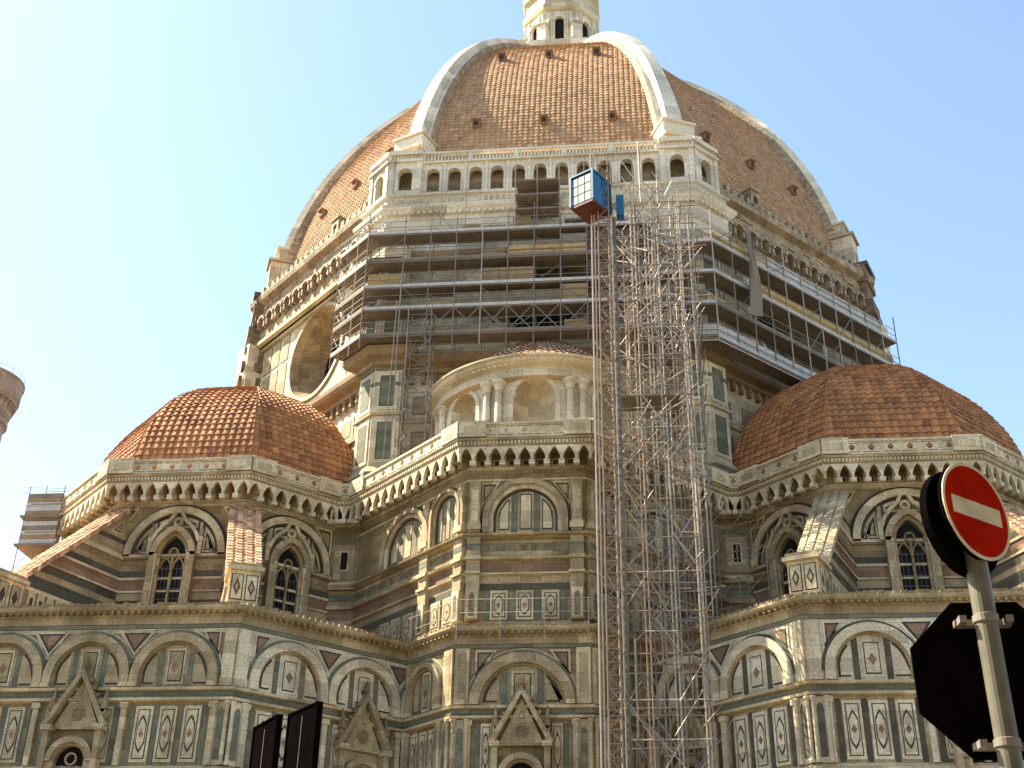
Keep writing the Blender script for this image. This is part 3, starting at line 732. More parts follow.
# ---- tiled surfaces: courses of pan and cover tiles on an octagon segment
def tiles(mb, cx, cy, ang, prof, mat, tw, th, umin=-1, umax=1, hgt=.07, rr=rnd):
    """prof(t) -> (corner radius, z), t 0..1 from eaves to top; stepped courses with raised covers"""
    N = 200; pts = [prof(i / N) for i in range(N + 1)]; L = [0]
    for i in range(N): L.append(L[-1] + math.hypot(pts[i + 1][0] - pts[i][0], pts[i + 1][1] - pts[i][1]))
    def at(s):
        s = max(0, min(L[-1], s)); j = 0
        lo, hi = 0, N
        while hi - lo > 1:
            mid = (lo + hi) // 2
            if L[mid] <= s: lo = mid
            else: hi = mid
        k = (s - L[lo]) / max(1e-9, L[hi] - L[lo]); a, b = pts[lo], pts[hi]
        tx, tz = b[0] - a[0], b[1] - a[1]; l = math.hypot(tx, tz) or 1
        return a[0] + tx * k, a[1] + tz * k, tz / l, -tx / l
    n = int(L[-1] / th); n_ = (math.cos(R(ang)), math.sin(R(ang))); u_ = (-n_[1], n_[0])
    for i in range(n):
        r0, z0, nr0, nz0 = at(i * th); r1, z1, nr1, nz1 = at((i + 1) * th + .02)
        a0, a1 = r0 * math.cos(R(22.5)), r1 * math.cos(R(22.5))
        h0 = max(.02, r0 * math.sin(R(22.5))); h1 = max(.02, r1 * math.sin(R(22.5)))
        hm = max(h0, .3); k = math.ceil(hm / tw)
        for j in range(-k, k):
            ua, ub = j * tw, (j + 1) * tw
            if ub < umin * h0 or ua > umax * h0: continue
            ua = max(ua, -h0); ub = min(ub, h0)
            if ub - ua < .02: continue
            # offsets: pan | cover
            c = ua + (ub - ua) * .45; q = (ub - ua) * .14; jit = rr.uniform(-.018, .018)
            us = [ua, c - q * 1.2, c, ub - q * .8, ub]; hs = [0, 0, hgt, hgt, 0]
            v = []
            for (aa, zz, nr, nz, hh, hlf, lift) in ((a0, z0, nr0, nz0, 0, h0, hgt + jit), (a1, z1, nr1, nz1, 0, h1, 0)):
                for uu, e in zip(us, hs):
                    x = max(-hlf, min(hlf, uu)); o = lift + e
                    d = aa + nr * o
                    v.append((cx + n_[0] * d + u_[0] * x, cy + n_[1] * d + u_[1] * x, zz + nz * o))
            for uu, e in zip(us, hs):        # lower lip
                x = max(-h0, min(h0, uu)); d = a0 - nr0 * .02
                v.append((cx + n_[0] * d + u_[0] * x, cy + n_[1] * d + u_[1] * x, z0 - nz0 * .02))
            f = []
            for m in range(4): f += [(m, m + 1, m + 6, m + 5), (m + 10, m + 11, m + 1, m)]
            t = min(1, max(0, rr.gauss(.5, .13 if mat == 'tile' else .2)))
            mb.add(v, f, mat, t)
# tribune domes
def tprof(t):
    a = t * math.pi / 2; return (9.0 * max(0, math.cos(a)) ** .86 / math.cos(R(22.5)), 31.0 + 9.5 * math.sin(a) ** 1.0 + .7 * t ** 3)
for cx, faces in ((-TC, (-180, -135, -90, -45, 0)), (TC, (-180, -135, -90, -45, 0))):
    mb = MB()
    for a in faces: tiles(mb, cx, -TC, a, tprof, 'tile_red', .46, .48, hgt=.08)
    o = mb.build('tribune_dome', cath)
    # ridge back to the drum and the finial
    rm = MB(); lathe(rm, cx, -TC, [(.9, 40.95), (.6, 41.25), (.3, 41.4), (0, 41.5)], 'coping_tile', 10); rm.build('finial', None).parent = o
    for a in (-157.5, -112.5, -67.5, -22.5):
        hm = MB()
        for i in range(30):
            r0, z0 = tprof(i / 32); r1, z1 = tprof((i + 1.1) / 32)
            tube(hm, (cx + r0 * math.cos(R(a)), -TC + r0 * math.sin(R(a)), z0 + .03), (cx + r1 * math.cos(R(a)), -TC + r1 * math.sin(R(a)), z1 + .03), .06, 'tile_red', 6)
        hm.build('hip_ridge', o)

# ---- drum
DA, PA, PW = 24.6, 25.9, 1.8
cu = PA * T8
dpath = []
for k in range(8):
    M = Face(0, 0, -180 + 45 * k, 0)
    for u, a in ((-cu, PA), (-cu + PW, PA), (-cu + PW, DA), (cu - PW, DA), (cu - PW, PA)):
        p = M(u, 0, a); dpath.append((p[0], p[1]))
wallseg = [5 * k + 2 for k in range(8)]
mb = MB()
sweep(mb, dpath, [(0, 30.5), (0, 41.3)], 'pale_marble', closed=True)
sweep(mb, dpath, [(0, 41.3), (0, 51.2)], 'pale_marble', closed=True, skip=wallseg)
drum = mb.build('drum', cath)
# mouldings
mb = MB()
sweep(mb, dpath, [(0, 30.6), (.5, 30.65), (.5, 32.2), (.35, 32.4), (.35, 33.0), (.15, 33.3), (0, 33.5)], 'white', closed=True)
sweep(mb, dpath, [(.36, 32.45), (.36, 32.95)], 'green', closed=True)
sweep(mb, dpath, [(0, 37.0), (.18, 37.05), (.2, 37.2), (0, 37.3)], 'white', closed=True)
sweep(mb, dpath, [(0, 40.6), (.25, 40.7), (.3, 40.95), (.8, 41.2), (.95, 41.45), (1.0, 41.75), (.7, 41.85), (0, 41.95)], 'plank', closed=True)
mb.build('string_course', None).parent = drum
# piers: framed green panels
for k in range(8):
    for M, s in ((Face(0, 0, -180 + 45 * k, PA), -1), (Face(0, 0, -180 + 45 * k, PA), 1)):
        mb = MB()
        x = s * (cu - PW / 2)
        box(mb, M, x - .8, x + .8, 33.6, 50.4, 0, .01, 'pale_marble')
        for z0, z1 in ((33.7, 36.8), (37.45, 40.2), (42.2, 45.2), (45.5, 48.6)):
            box(mb, M, x - .72, x + .72, z0, z1, 0, .08, 'pale_marble'); box(mb, M, x - .5, x + .5, z0 + .25, z1 - .25, .08, .085, 'dark'); box(mb, M, x - .44, x + .44, z0 + .31, z1 - .31, .085, .09, 'green')
        for z in (39.2, 40.35): box(mb, M, x - .85, x + .85, z, z + .25, .0, .1, 'green')
        mb.build('pier_panel', drum)
# lower drum walls between the piers: framed panels + row of corbels under the string course
for k in (1, 2, 3):
    mb = MB(); M = Face(0, 0, -180 + 45 * k, DA); W = cu - PW
    for i in range(8):
        x = -W + 1.15 + i * (2 * W - 2.3) / 7
        for z0, z1 in ((33.7, 36.7), (37.4, 39.2)):
            box(mb, M, x - .85, x + .85, z0, z1, 0, .06, 'pale_marble'); box(mb, M, x - .6, x + .6, z0 + .25, z1 - .25, .06, .065, 'green'); box(mb, M, x - .5, x + .5, z0 + .35, z1 - .35, .065, .08, 'cream')
    for i in range(22):
        x = -W + .4 + i * (2 * W - .8) / 21
        box(mb, M, x - .14, x + .14, 39.9, 40.6, 0, .3, 'ochre')
    mb.build('wall_panel', drum)
def hole_wall(mb, M, u0, u1, z0, z1, uc, zc, r, d, mat, n=64):
    v = []; f = []
    for i in range(n):
        t = 2 * math.pi * i / n; c, s = math.cos(t), math.sin(t)
        k = min((u1 - uc) / c if c > 1e-9 else (u0 - uc) / c if c < -1e-9 else 1e9, (z1 - zc) / s if s > 1e-9 else (z0 - zc) / s if s < -1e-9 else 1e9)
        v += [M(uc + r * c, zc + r * s, d), M(uc + k * c, zc + k * s, d)]
    for i in range(n):
        a, b = 2 * i, 2 * ((i + 1) % n); f.append((a, a + 1, b + 1, b))
    mb.add(v, f, mat)
    for t in (45, 135, 225, 315): pass
for k in range(8):
    ang = -180 + 45 * k; M = Face(0, 0, ang, DA); W = cu - PW; zc = 47.0
    mb = MB(); hole_wall(mb, M, -W, W, 41.3, 51.2, 0, zc, 3.7, 0, 'pale_marble')
    # corner slivers so that the rectangle is closed
    if k in (1, 3):
        for s in (-1, 1):
            for i, x in enumerate((5.05, 6.45, 7.85)):
                for z0, z1 in ((42.2, 44.6), (44.9, 48.0), (48.3, 50.6)):
                    if x < 5.5 and 44.6 < z0 < 48: pass
                    box(mb, M, s * x - .58, s * x + .58, z0, z1, 0, .03, 'green'); box(mb, M, s * x - .5, s * x + .5, z0 + .08, z1 - .08, .03, .05, 'white')
                    box(mb, M, s * x - .36, s * x + .36, z0 + .25, z1 - .25, .05, .06, 'cream')
    box(mb, M, -W, W, 50.7, 51.0, 0, .25, 'white')
    o = mb.build('oculus_wall', drum)
    oc = MB()
    def cone(r0, d0, r1, d1, mat, n=48):
        v = []; f = []
        for i in range(n):
            t = 2 * math.pi * i / n; v += [M(r0 * math.cos(t), zc + r0 * math.sin(t), d0), M(r1 * math.cos(t), zc + r1 * math.sin(t), d1)]
        for i in range(n): a, b = 2 * i, 2 * ((i + 1) % n); f.append((a, a + 1, b + 1, b))
        oc.add(v, f, mat)
    ring(oc, M, 0, zc, 3.7, 3.95, -.1, .14, 'pale_marble', 0, 360, 48); ring(oc, M, 0, zc, 3.95, 4.08, 0, .05, 'green', 0, 360, 48)
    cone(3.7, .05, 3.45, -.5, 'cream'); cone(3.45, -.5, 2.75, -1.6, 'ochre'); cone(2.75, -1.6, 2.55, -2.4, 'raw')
    disc(oc, M, 0, zc, 2.56, -2.3, 'glass_dark')
    for x in (-1.5, -.5, .5, 1.5): box(oc, M, x - .04, x + .04, zc - 2.0, zc + 2.0, -2.3, -2.2, 'lead')
    oc.build('oculus', drum)
# unfinished brick band above the oculi, rough corner spurs and ledge
mb = MB()
band = octp(0, 0, 25.0, [-202.5 + 45 * k for k in range(8)])
sweep(mb, band, [(0, 51.0), (0, 56.0)], 'raw', closed=True)
sweep(mb, band, [(0, 51.0), (.3, 51.1), (.32, 51.4), (0, 51.5)], 'white', closed=True, skip=(2,))
sweep(mb, band, [(0, 55.2), (.5, 55.4), (.6, 55.8), (.5, 56.0), (-1.5, 56.6)], 'raw', closed=True, skip=(2,))
for k in range(8):
    if k == 2: continue
    M = Face(0, 0, -180 + 45 * k, 25.0); n = 13
    for i in range(n):
        u = -8.4 + 16.8 * i / (n - 1)
        # pocket: an arched hood over a dark socket
        ring(mb, M, u, 53.2, .38, .56, 0, .5, 'raw', n=8); box(mb, M, u - .56, u - .38, 52.6, 53.2, 0, .42, 'raw'); box(mb, M, u + .38, u + .56, 52.6, 53.2, 0, .42, 'raw')
        pts = [(u - .37, 52.6), (u + .37, 52.6)] + [(u + .37 * math.cos(R(t)), 53.2 + .37 * math.sin(R(t))) for t in range(0, 181, 30)]
        poly(mb, M, pts, 0, .02, 'rough_brown')
    for i in range(26):
        u = -9.6 + 19.2 * i / 25; box(mb, M, u - .2, u + .2, 56.1, 56.1 + rnd.uniform(.35, .6), -.1, .35 + rnd.uniform(0, .1), 'raw')
    for i in range(60):   # protruding blocks of the raw masonry
        u = rnd.uniform(-9.8, 9.8); z = rnd.uniform(51.6, 55.0); a = rnd.uniform(.12, .4)
        box(mb, M, u - a, u + a, z, z + rnd.uniform(.1, .25), 0, rnd.uniform(.03, .12), 'raw')
mb.build('raw_masonry', None).parent = drum
for k in range(8):
    ca = -202.5 + 45 * k
    if ca in (-112.5, -67.5): continue
    mb = MB(); M = Face(0, 0, ca, 0)
    z = 46.2; d = 28.5
    box(mb, M, -1.5, 1.5, 45.9, 46.2, 24, 28.5, 'lead')
    while z < 56:
        h = rnd.uniform(.5, .9); w_ = 1.25 + rnd.uniform(-.15, .2)
        box(mb, M, -w_, w_, z, z + h, 24, 27.9 - (z - 46.2) * .08 + rnd.uniform(-.18, .18), 'rough_brown', back=True); z += h
    box(mb, M, -1.35, 1.35, z, z + .35, 24, 27.5, 'lead')
    o = mb.build('corner_spur', drum)
    pm = MB(); zb = z + .35
    screen(pm, M, -.85, .85, zb, 60.0, 25.6, 26.5, [(0, .27, round_top(zb + 1.6, .27), None)], 'pale_marble')
    for s in (-1, 1): box(pm, M, min(s * .6, s * .85), max(s * .6, s * .85), zb, 60.0, 23.5, 25.65, 'pale_marble', back=True)
    box(pm, M, -.35, .35, zb, 59, 24, 25.2, 'shade_dark')
    box(pm, M, -1.0, 1.0, 60.0, 60.25, 23, 26.7, 'pale_marble', back=True); box(pm, M, -.85, .85, 60.25, 61.3, 22.5, 25.9, 'pale_marble'); box(pm, M, -1.0, 1.0, 61.3, 61.5, 22, 26.1, 'pale_marble')
    pm.build('rib_pedestal', drum)

# ---- finished marble gallery of the front face
mb = MB()
g_l = Face(0, 0, -135, 0); g_r = Face(0, 0, -45, 0); GA = 26.0
def gp(M, u, a): p = M(u, 0, a); return (p[0], p[1])
gh = GA * T8
gfull = [gp(g_l, gh - 3.0, 24.7), gp(g_l, gh - 3.0, GA), gp(g_l, gh, GA), gp(g_r, -gh, GA), gp(g_r, -gh + 3.0, GA), gp(g_r, -gh + 3.0, 24.7)]
sweep(mb, gfull, [(-.8, 49.6), (-.2, 49.8), (-.1, 50.4), (.05, 50.5), (.05, 51.2), (.2, 51.35), (.25, 51.6), (.1, 51.7), (.1, 52.5), (.3, 52.7), (.55, 53.0), (.6, 53.3), (.3, 53.45), (.1, 53.6), (.1, 54.2), (.3, 54.3), (.3, 54.42), (-1.5, 54.45)], 'rib', caps=False)
for p, q in zip(gfull[:-1], gfull[1:]):
    M = seg_face(p, q); n = max(1, int(M.L / .42))
    for i in range(n):
        u = -M.L / 2 + (i + .5) * M.L / n; box(mb, M, u - .11, u + .11, 52.55, 52.78, .1, .42, 'rib'); 
        box(mb, M, u - .13, u + .13, 53.7, 54.1, .1, .14, 'pale_marble')
gal2 = mb.build('marble_gallery', cath)
M = Face(0, 0, -90, GA - .15)
ar = MB(); xs = [(-7.66 + 1.532 * i) for i in range(11)]
# the corner pavilions stand 0.3 m proud, the arcade runs between them
screen(ar, M, -8.5, 8.5, 54.45, 57.3, -.45, 0, [(x, .47, round_top(56.4, .47), (lambda x: 54.85)) for x in xs], 'rib', n=12)
for x in xs:
    ring(ar, M, x, 56.4, .47, .62, 0, .05, 'rib', n=12)
    for s in (-1, 1): box(ar, M, x + s * .545 - .075, x + s * .545 + .075, 54.8, 56.4, 0, .05, 'rib')
    for j in range(5): box(ar, M, x - .36 + j * .18 - .035, x - .36 + j * .18 + .035, 54.5, 54.72, 0, .06, 'pale_marble')
for i in range(12): box(ar, M, xs[0] - .766 + 1.532 * i - .12, xs[0] - .766 + 1.532 * i + .12, 54.45, 57.3, 0, .08, 'rib')
box(ar, M, -8.5, 8.5, 57.3, 57.42, -.9, .22, 'rib', back=True)
for i in range(68):
    u = -8.35 + 16.7 * i / 67; p = M(u, 0, .02); lathe(ar, p[0], p[1], [(.06, 57.42), (.10, 57.65), (.045, 57.9), (.07, 58.15)], 'rib', 6)
for i in range(6): u = -8.4 + 16.8 * i / 5; box(ar, M, u - .16, u + .16, 57.42, 58.2, -.14, .14, 'rib')
box(ar, M, -8.5, 8.5, 58.15, 58.33, -.15, .16, 'rib', back=True)
box(ar, M, -8.5, 8.5, 54.4, 54.6, -1.6, -.4, 'pale_marble'); box(ar, M, -8.5, 8.5, 54.6, 58.3, -1.6, -1.15, 'pale_marble'); box(ar, M, -8.5, 8.5, 57.25, 57.35, -1.2, -.9, 'raw', back=True)
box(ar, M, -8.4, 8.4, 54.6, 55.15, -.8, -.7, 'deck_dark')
ar.build('arcade', gal2)
for cang, fl in ((-112.5, -135), (-67.5, -45)):
    s = 1 if fl == -135 else -1
    pv = MB()
    MFr = Face(0, 0, -90, GA + .15); hh = (GA + .15) * T8
    u0, u1 = (-hh, -hh + 2.4) if s > 0 else (hh - 2.4, hh)
    MS = Face(0, 0, fl, GA + .15); v0, v1 = (hh - 2.4, hh) if s > 0 else (-hh, -hh + 2.4)
    for MM, a, b in ((MFr, u0, u1), (MS, v0, v1)):
        c = (a + b) / 2
        screen(pv, MM, a, b, 54.45, 58.1, -.5, 0, [(c, .5, round_top(56.3, .5), (lambda x: 54.85))], 'rib', n=14)
        ring(pv, MM, c, 56.3, .5, .66, 0, .05, 'rib', n=12)
        for t in (a + .2, b - .2): box(pv, MM, t - .18, t + .18, 54.45, 57.3, 0, .1, 'rib')
        box(pv, MM, a - .02, b + .02, 57.3, 57.5, 0, .22, 'rib'); box(pv, MM, a, b, 57.95, 58.3, -.5, .2, 'rib')
        for j in range(9): box(pv, MM, a + .2 + (b - a - .4) * j / 8 - .05, a + .2 + (b - a - .4) * j / 8 + .05, 57.55, 57.9, 0, .06, 'pale_marble')
        e = a if (MM is MFr) == (s < 0) else b
        box(pv, MM, min(e, e + (.35 if e == a else -.35)), max(e, e + (.35 if e == a else -.35)), 54.45, 58.2, -1.6, -.5, 'rib', back=True)
    MC = Face(0, 0, cang, 0)
    box(pv, MC, -2.2, 2.2, 58.0, 58.2, 24.5, 27.6, 'rib', back=True); box(pv, MC, -1.9, 1.9, 54.4, 58, 24.8, 26.3, 'pale_marble')
    box(pv, MC, -1.3, 1.3, 58.2, 59.6, 22.5, 26.7, 'pale_marble'); box(pv, MC, -1.45, 1.45, 59.6, 59.8, 22.5, 26.9, 'rib'); box(pv, MC, -1.25, 1.25, 59.8, 61.3, 22.5, 26.2, 'rib'); box(pv, MC, -1.35, 1.35, 61.3, 61.5, 22.5, 26.35, 'rib')
    pv.build('corner_pavilion', gal2)

# ---- main dome: circular profile through three measured points of the ribs
def circ(p1, p2, p3):
    (x1, y1), (x2, y2), (x3, y3) = p1, p2, p3
    d = 2 * (x1 * (y2 - y3) + x2 * (y3 - y1) + x3 * (y1 - y2))
    ux = ((x1 ** 2 + y1 ** 2) * (y2 - y3) + (x2 ** 2 + y2 ** 2) * (y3 - y1) + (x3 ** 2 + y3 ** 2) * (y1 - y2)) / d
    uy = ((x1 ** 2 + y1 ** 2) * (x3 - x2) + (x2 ** 2 + y2 ** 2) * (x1 - x3) + (x3 ** 2 + y3 ** 2) * (x2 - x1)) / d
    return ux, uy, math.hypot(x1 - ux, y1 - uy)
X0, Z0, RR = circ((25.6, 61.7), (20.3, 74.3), (7.5, 86.6))
def dprof(off, zlo, zhi):
    rr = RR - off; a0 = math.asin((zlo - Z0) / rr); a1 = math.asin((zhi - Z0) / rr)
    return lambda t: (X0 + rr * math.cos(a0 + (a1 - a0) * t), Z0 + rr * math.sin(a0 + (a1 - a0) * t))
dome_e = MB(); tilep = dprof(.85, 56.4, 86.9)
lathe(dome_e, 0, 0, [tilep(i / 40) for i in range(41)], 'tile', 8, -202.5, 157.5)
for i in range(len(dome_e.v)):
    x, y, z = dome_e.v[i]; dome_e.v[i] = (x * .99, y * .99, z)
dome = dome_e.build('dome', cath)
for ang in (-180, -135, -90, -45, 0):
    tm = MB(); tiles(tm, 0, 0, ang, tilep, 'tile', .41, .40, hgt=.05); tm.build('roof_tiles', dome)
for ang in (45, 90, 135):
    tm = MB(); tiles(tm, 0, 0, ang, tilep, 'tile', 1.6, 1.6, hgt=.06); tm.build('roof_tiles', dome)
ribp = dprof(0, 60.9, 87.6); ribi = dprof(1.5, 60.9, 87.6)
for k in range(8):
    rm = MB(); M = Face(0, 0, -202.5 + 45 * k, 0); N = 48; v = []
    for i in range(N + 1):
        t = i / N; ro, zo = ribp(t); ri, zi = ribi(t); w_ = 1.15 - .45 * t
        k1 = .5
        rm_, zm = ro * .62 + ri * .38, zo * .62 + zi * .38
        row = [(-w_, ri, zi), (-w_, rm_, zm), (-w_ * .62, rm_, zm), (-w_ * .5, ro, zo), (w_ * .5, ro, zo), (w_ * .62, rm_, zm), (w_, rm_, zm), (w_, ri, zi)]
        v += [M(u, z, r) for u, r, z in row]
    f = []
    for i in range(N):
        for j in (1, 2, 3, 4, 5): a = i * 8 + j; f.append((a, a + 1, a + 9, a + 8))
    f.append(tuple(range(8))[::-1])
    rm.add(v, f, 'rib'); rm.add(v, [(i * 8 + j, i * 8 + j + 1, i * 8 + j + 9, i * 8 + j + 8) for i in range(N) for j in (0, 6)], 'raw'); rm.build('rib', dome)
# small dormer openings
for ang in (-135, -90, -45):
    M = Face(0, 0, ang, 0)
    for us, t in (((-5.2, 0, 5.2), .19), ((-4.0, 0, 4.0), .52))[:2 if ang == -90 else 1]:
        r, z = tilep(t); a = r * math.cos(R(22.5))
        for u in us:
            dm = MB()
            box(dm, M, u - .26, u + .26, z - .3, z + .3, a - 1.2, a + .42, 'tile', tint=.15); box(dm, M, u - .19, u + .19, z - .24, z + .22, a + .42, a + .43, 'shade_dark')
            box(dm, M, u - .34, u + .34, z + .3, z + .4, a - 1.4, a + .6, 'tile', tint=.2)
            dm.build('dormer', dome)
# a small aedicule standing on the ledge of each side face
for ang in (-135, -45):
    M = Face(0, 0, ang, 24.7); ad = MB(); u = 1.0 if ang == -135 else -2.5
    screen(ad, M, u - .5, u + .5, 56.5, 58.5, -.8, 0, [(u, .27, round_top(57.8, .27), None)], 'raw'); box(ad, M, u - .6, u + .6, 58.5, 58.65, -1.0, .1, 'raw'); box(ad, M, u - .35, u + .35, 56.5, 58.3, -1.0, -.8, 'shade_dark')
    ad.build('ledge_doorway', drum)

# ---- lantern
ln = MB()
def oct_lathe(mb, prof, mat, ph=-202.5): lathe(mb, 0, 0, prof, mat, 8, ph, ph + 360)
oct_lathe(ln, [(7.2, 86.5), (7.4, 87.0), (7.4, 87.4), (0, 87.5)], 'rib')
oct_lathe(ln, [(3.7, 87.4), (3.7, 94.3), (3.9, 94.4)], 'rib')
oct_lathe(ln, [(3.9, 94.4), (4.15, 94.6), (4.25, 94.9), (4.25, 95.2), (3.9, 95.3), (3.85, 97.2), (4.2, 97.5), (4.3, 98.1), (3.2, 98.4), (3.0, 99.4), (2.6, 99.6), (.5, 106), (.4, 106.5), (0, 106.5)], 'pale_marble')
lathe(ln, 0, 0, [(0, 106.3), (.9, 106.7), (1.25, 107.6), (.9, 108.5), (0, 108.9)], 'plank_yellow', 14)
lan = ln.build('lantern', dome)
for k in range(8):
    wm = MB(); M = Face(0, 0, -180 + 45 * k, 3.7 * math.cos(R(22.5)))
    screen(wm, M, -1.3, 1.3, 87.5, 94.2, 0, .3, [(0, .45, round_top(93.0, .45), (lambda x: 88.0))], 'rib'); box(wm, M, -.5, .5, 87.8, 93.6, .0, .02, 'glass_dark'); ring(wm, M, 0, 93.0, .45, .65, .3, .42, 'rib', n=10)
    for s in (-1, 1): box(wm, M, s * .78 - .12, s * .78 + .12, 87.5, 94.2, .3, .42, 'pale_marble')
    wm.build('lantern_window', None).parent = lan
    bm_ = MB(); MB2 = Face(0, 0, -202.5 + 45 * k + 90, .5); 
    # buttress with a walk-through arch, and scroll on top
    sgn = -1
    prof = [(3.2, 87.4), (3.2, 94.1), (3.6, 93.7), (4.0, 92.9), (4.4, 92.1), (4.7, 91.9), (4.7, 87.4), (4.5, 87.4), (4.5, 89.2), (4.4, 89.6), (4.2, 89.75), (4.0, 89.6), (3.9, 89.2), (3.9, 87.4)]
    pts = [(-r_, z) for r_, z in prof]
    n = len(pts); v = [MB2(u, z, 0) for u, z in pts] + [MB2(u, z, -1.0) for u, z in pts]
    bm_.add(v, [tuple(range(n)), tuple(range(n, 2 * n))[::-1]] + [(i, i + n, (i + 1) % n + n, (i + 1) % n) for i in range(n)], 'rib')
    MO = Face(0, 0, -202.5 + 45 * k, 4.7); box(bm_, MO, -.56, .56, 91.9, 92.1, -1.2, .14, 'white', back=True)
    bm_.build('lantern_buttress', None).parent = lan
for k in range(8):   # viewing platform railing
    pass

# ---- exedra: half cylinder with shell niches and paired columns
EX, EY, ER = .15, -24.0, 6.7
M = Cyl(EX, EY, -90, ER); M.nu = 4
ex = MB()
half_u = ER * R(92)
nich = [(-2 * 42.5, 1.2), (-42.5, 1.2), (0, 1.25), (42.5, 1.2), (85, 1.2)]
nich = [(ER * R(a), h_) for a, h_ in nich]
ops = [(u, h_, round_top(35.5, h_), (lambda x: 31.6)) for u, h_ in nich if abs(u) < half_u - 1.0]
# plate in arc pieces so the curve stays smooth
def arc_plate(z0, z1, d0, d1, mat):
    for i in range(36):
        a = -half_u + 2 * half_u * i / 36; b = a + 2 * half_u / 36; box(ex, M, a, b, z0, z1, d0, d1, mat, 1)
cur = -half_u
def fill(a, b, z0, z1):
    n = max(1, int((b - a) / .3))
    for i in range(n): box(ex, M, a + (b - a) * i / n, a + (b - a) * (i + 1) / n, z0, z1, -.3, 0, 'rib', 1)
for uc, h_, top, bot in ops + [(half_u + 9, 0, None, None)]:
    a = min(uc - h_, half_u)
    fill(cur, a, 30.5, 37.0)
    if top is None: break
    screen(ex, M, uc - h_, uc + h_, 30.5, 37.0, -.3, 0, [(uc, h_, top, bot)], 'rib', n=16)
    cur = uc + h_
arc_plate(30.4, 31.3, 0, .35, 'rib')
body = ex.build('exedra', cath)
for uc, h_, top, bot in ops:
    nm = MB(); v = []; f = []; NA, NZ = 14, 8
    # recessed half cylinder
    rows = [31.5, 35.5]
    for i in range(NA + 1):
        t = math.pi * i / NA
        for z in rows: v.append(M(uc - h_ * math.cos(t), z, -.02 - h_ * math.sin(t)))
    for i in range(NA): f.append((2 * i, 2 * i + 2, 2 * i + 3, 2 * i + 1))
    nm.add(v, f, 'pale_marble')
    v = []; f = []
    for j in range(NZ + 1):
        p = math.pi / 2 * j / NZ
        for i in range(NA + 1):
            t = math.pi * i / NA; fl = 1 + .04 * (i % 2)
            v.append(M(uc - h_ * math.cos(p) * math.cos(t), 35.5 + h_ * math.sin(p) / 1.0, -.02 - h_ * math.cos(p) * math.sin(t) * fl))
    for j in range(NZ):
        for i in range(NA): a = j * (NA + 1) + i; f.append((a, a + 1, a + NA + 2, a + NA + 1))
    nm.add(v, f, 'pale_marble')
    ring(nm, M, uc, 35.5, h_, h_ + .28, 0, .1, 'rib', n=16)
    for s in (-1, 1): x0, x1 = sorted((uc + s * h_, uc + s * (h_ + .28))); box(nm, M, x0, x1, 31.3, 35.5, 0, .1, 'rib', 1)
    box(nm, M, uc - .16, uc + .16, 31.5, 32.6, -h_ - .02, -h_ + .1, 'ochre', 1); box(nm, M, uc - .12, uc + .12, 33.6, 34.2, -h_ - .02, -h_ + .03, 'shade_dark', 1); box(nm, M, uc - h_, uc + h_, 34.75, 34.9, -.3, -.2, 'rib', 1) if False else None
    nm.build('niche', body)
for a in (-63.75, -21.25, 21.25, 63.75):
    for s in (-.38, .38):
        cmn = MB(); u = ER * R(a) + s; p = M(u, 0, .22)
        lathe(cmn, p[0], p[1], [(.32, 31.3), (.32, 31.5), (.25, 31.65), (.24, 33), (.205, 35.9), (.27, 35.95), (.22, 36.0), (.31, 36.35), (.46, 36.5), (.46, 36.65), (0, 36.65)], 'rib', 14)
        cmn.build('column', body)
en = MB()
lathe(en, EX, EY, [(ER, 36.65), (ER + .5, 36.7), (ER + .53, 36.95), (ER + .4, 37.0), (ER + .4, 37.3), (ER + .65, 37.45), (ER + .85, 37.6), (ER + .9, 37.75), (ER + 1.05, 37.85), (ER + 1.05, 37.96), (ER + .8, 38.02), (ER + .2, 38.2)], 'pale_marble', 60, 176, 364)
for i in range(64):
    u = -half_u + 2 * half_u * (i + .5) / 64; box(en, M, u - .09, u + .09, 37.45, 37.62, .4, .72, 'rib', 1)
en.build('entablature', body)
ro_ = MB()
for i in range(14):
    z0 = 38.15 + 5.8 * (i / 14); r0 = (ER + .3) * (1 - i / 14); r1 = (ER + .3) * (1 - (i + 1) / 14); z1 = z0 + 5.8 / 14
    n = 44
    for j in range(n):
        a0 = R(180 + 180 * j / n); a1 = R(180 + 180 * (j + 1) / n); am = (a0 + a1) / 2
        v = [(EX + r * math.cos(a), EY + r * math.sin(a), z) for r, a, z in ((r0, a0, z0 + .06), (r0, am, z0 + .14), (r0, a1, z0 + .06), (r1, a1, z1), (r1, am, z1 + .08), (r1, a0, z1))]
        ro_.add(v, [(0, 1, 4, 5), (1, 2, 3, 4)], 'coping_tile', rnd.random())
ro_.build('conical_roof', body)

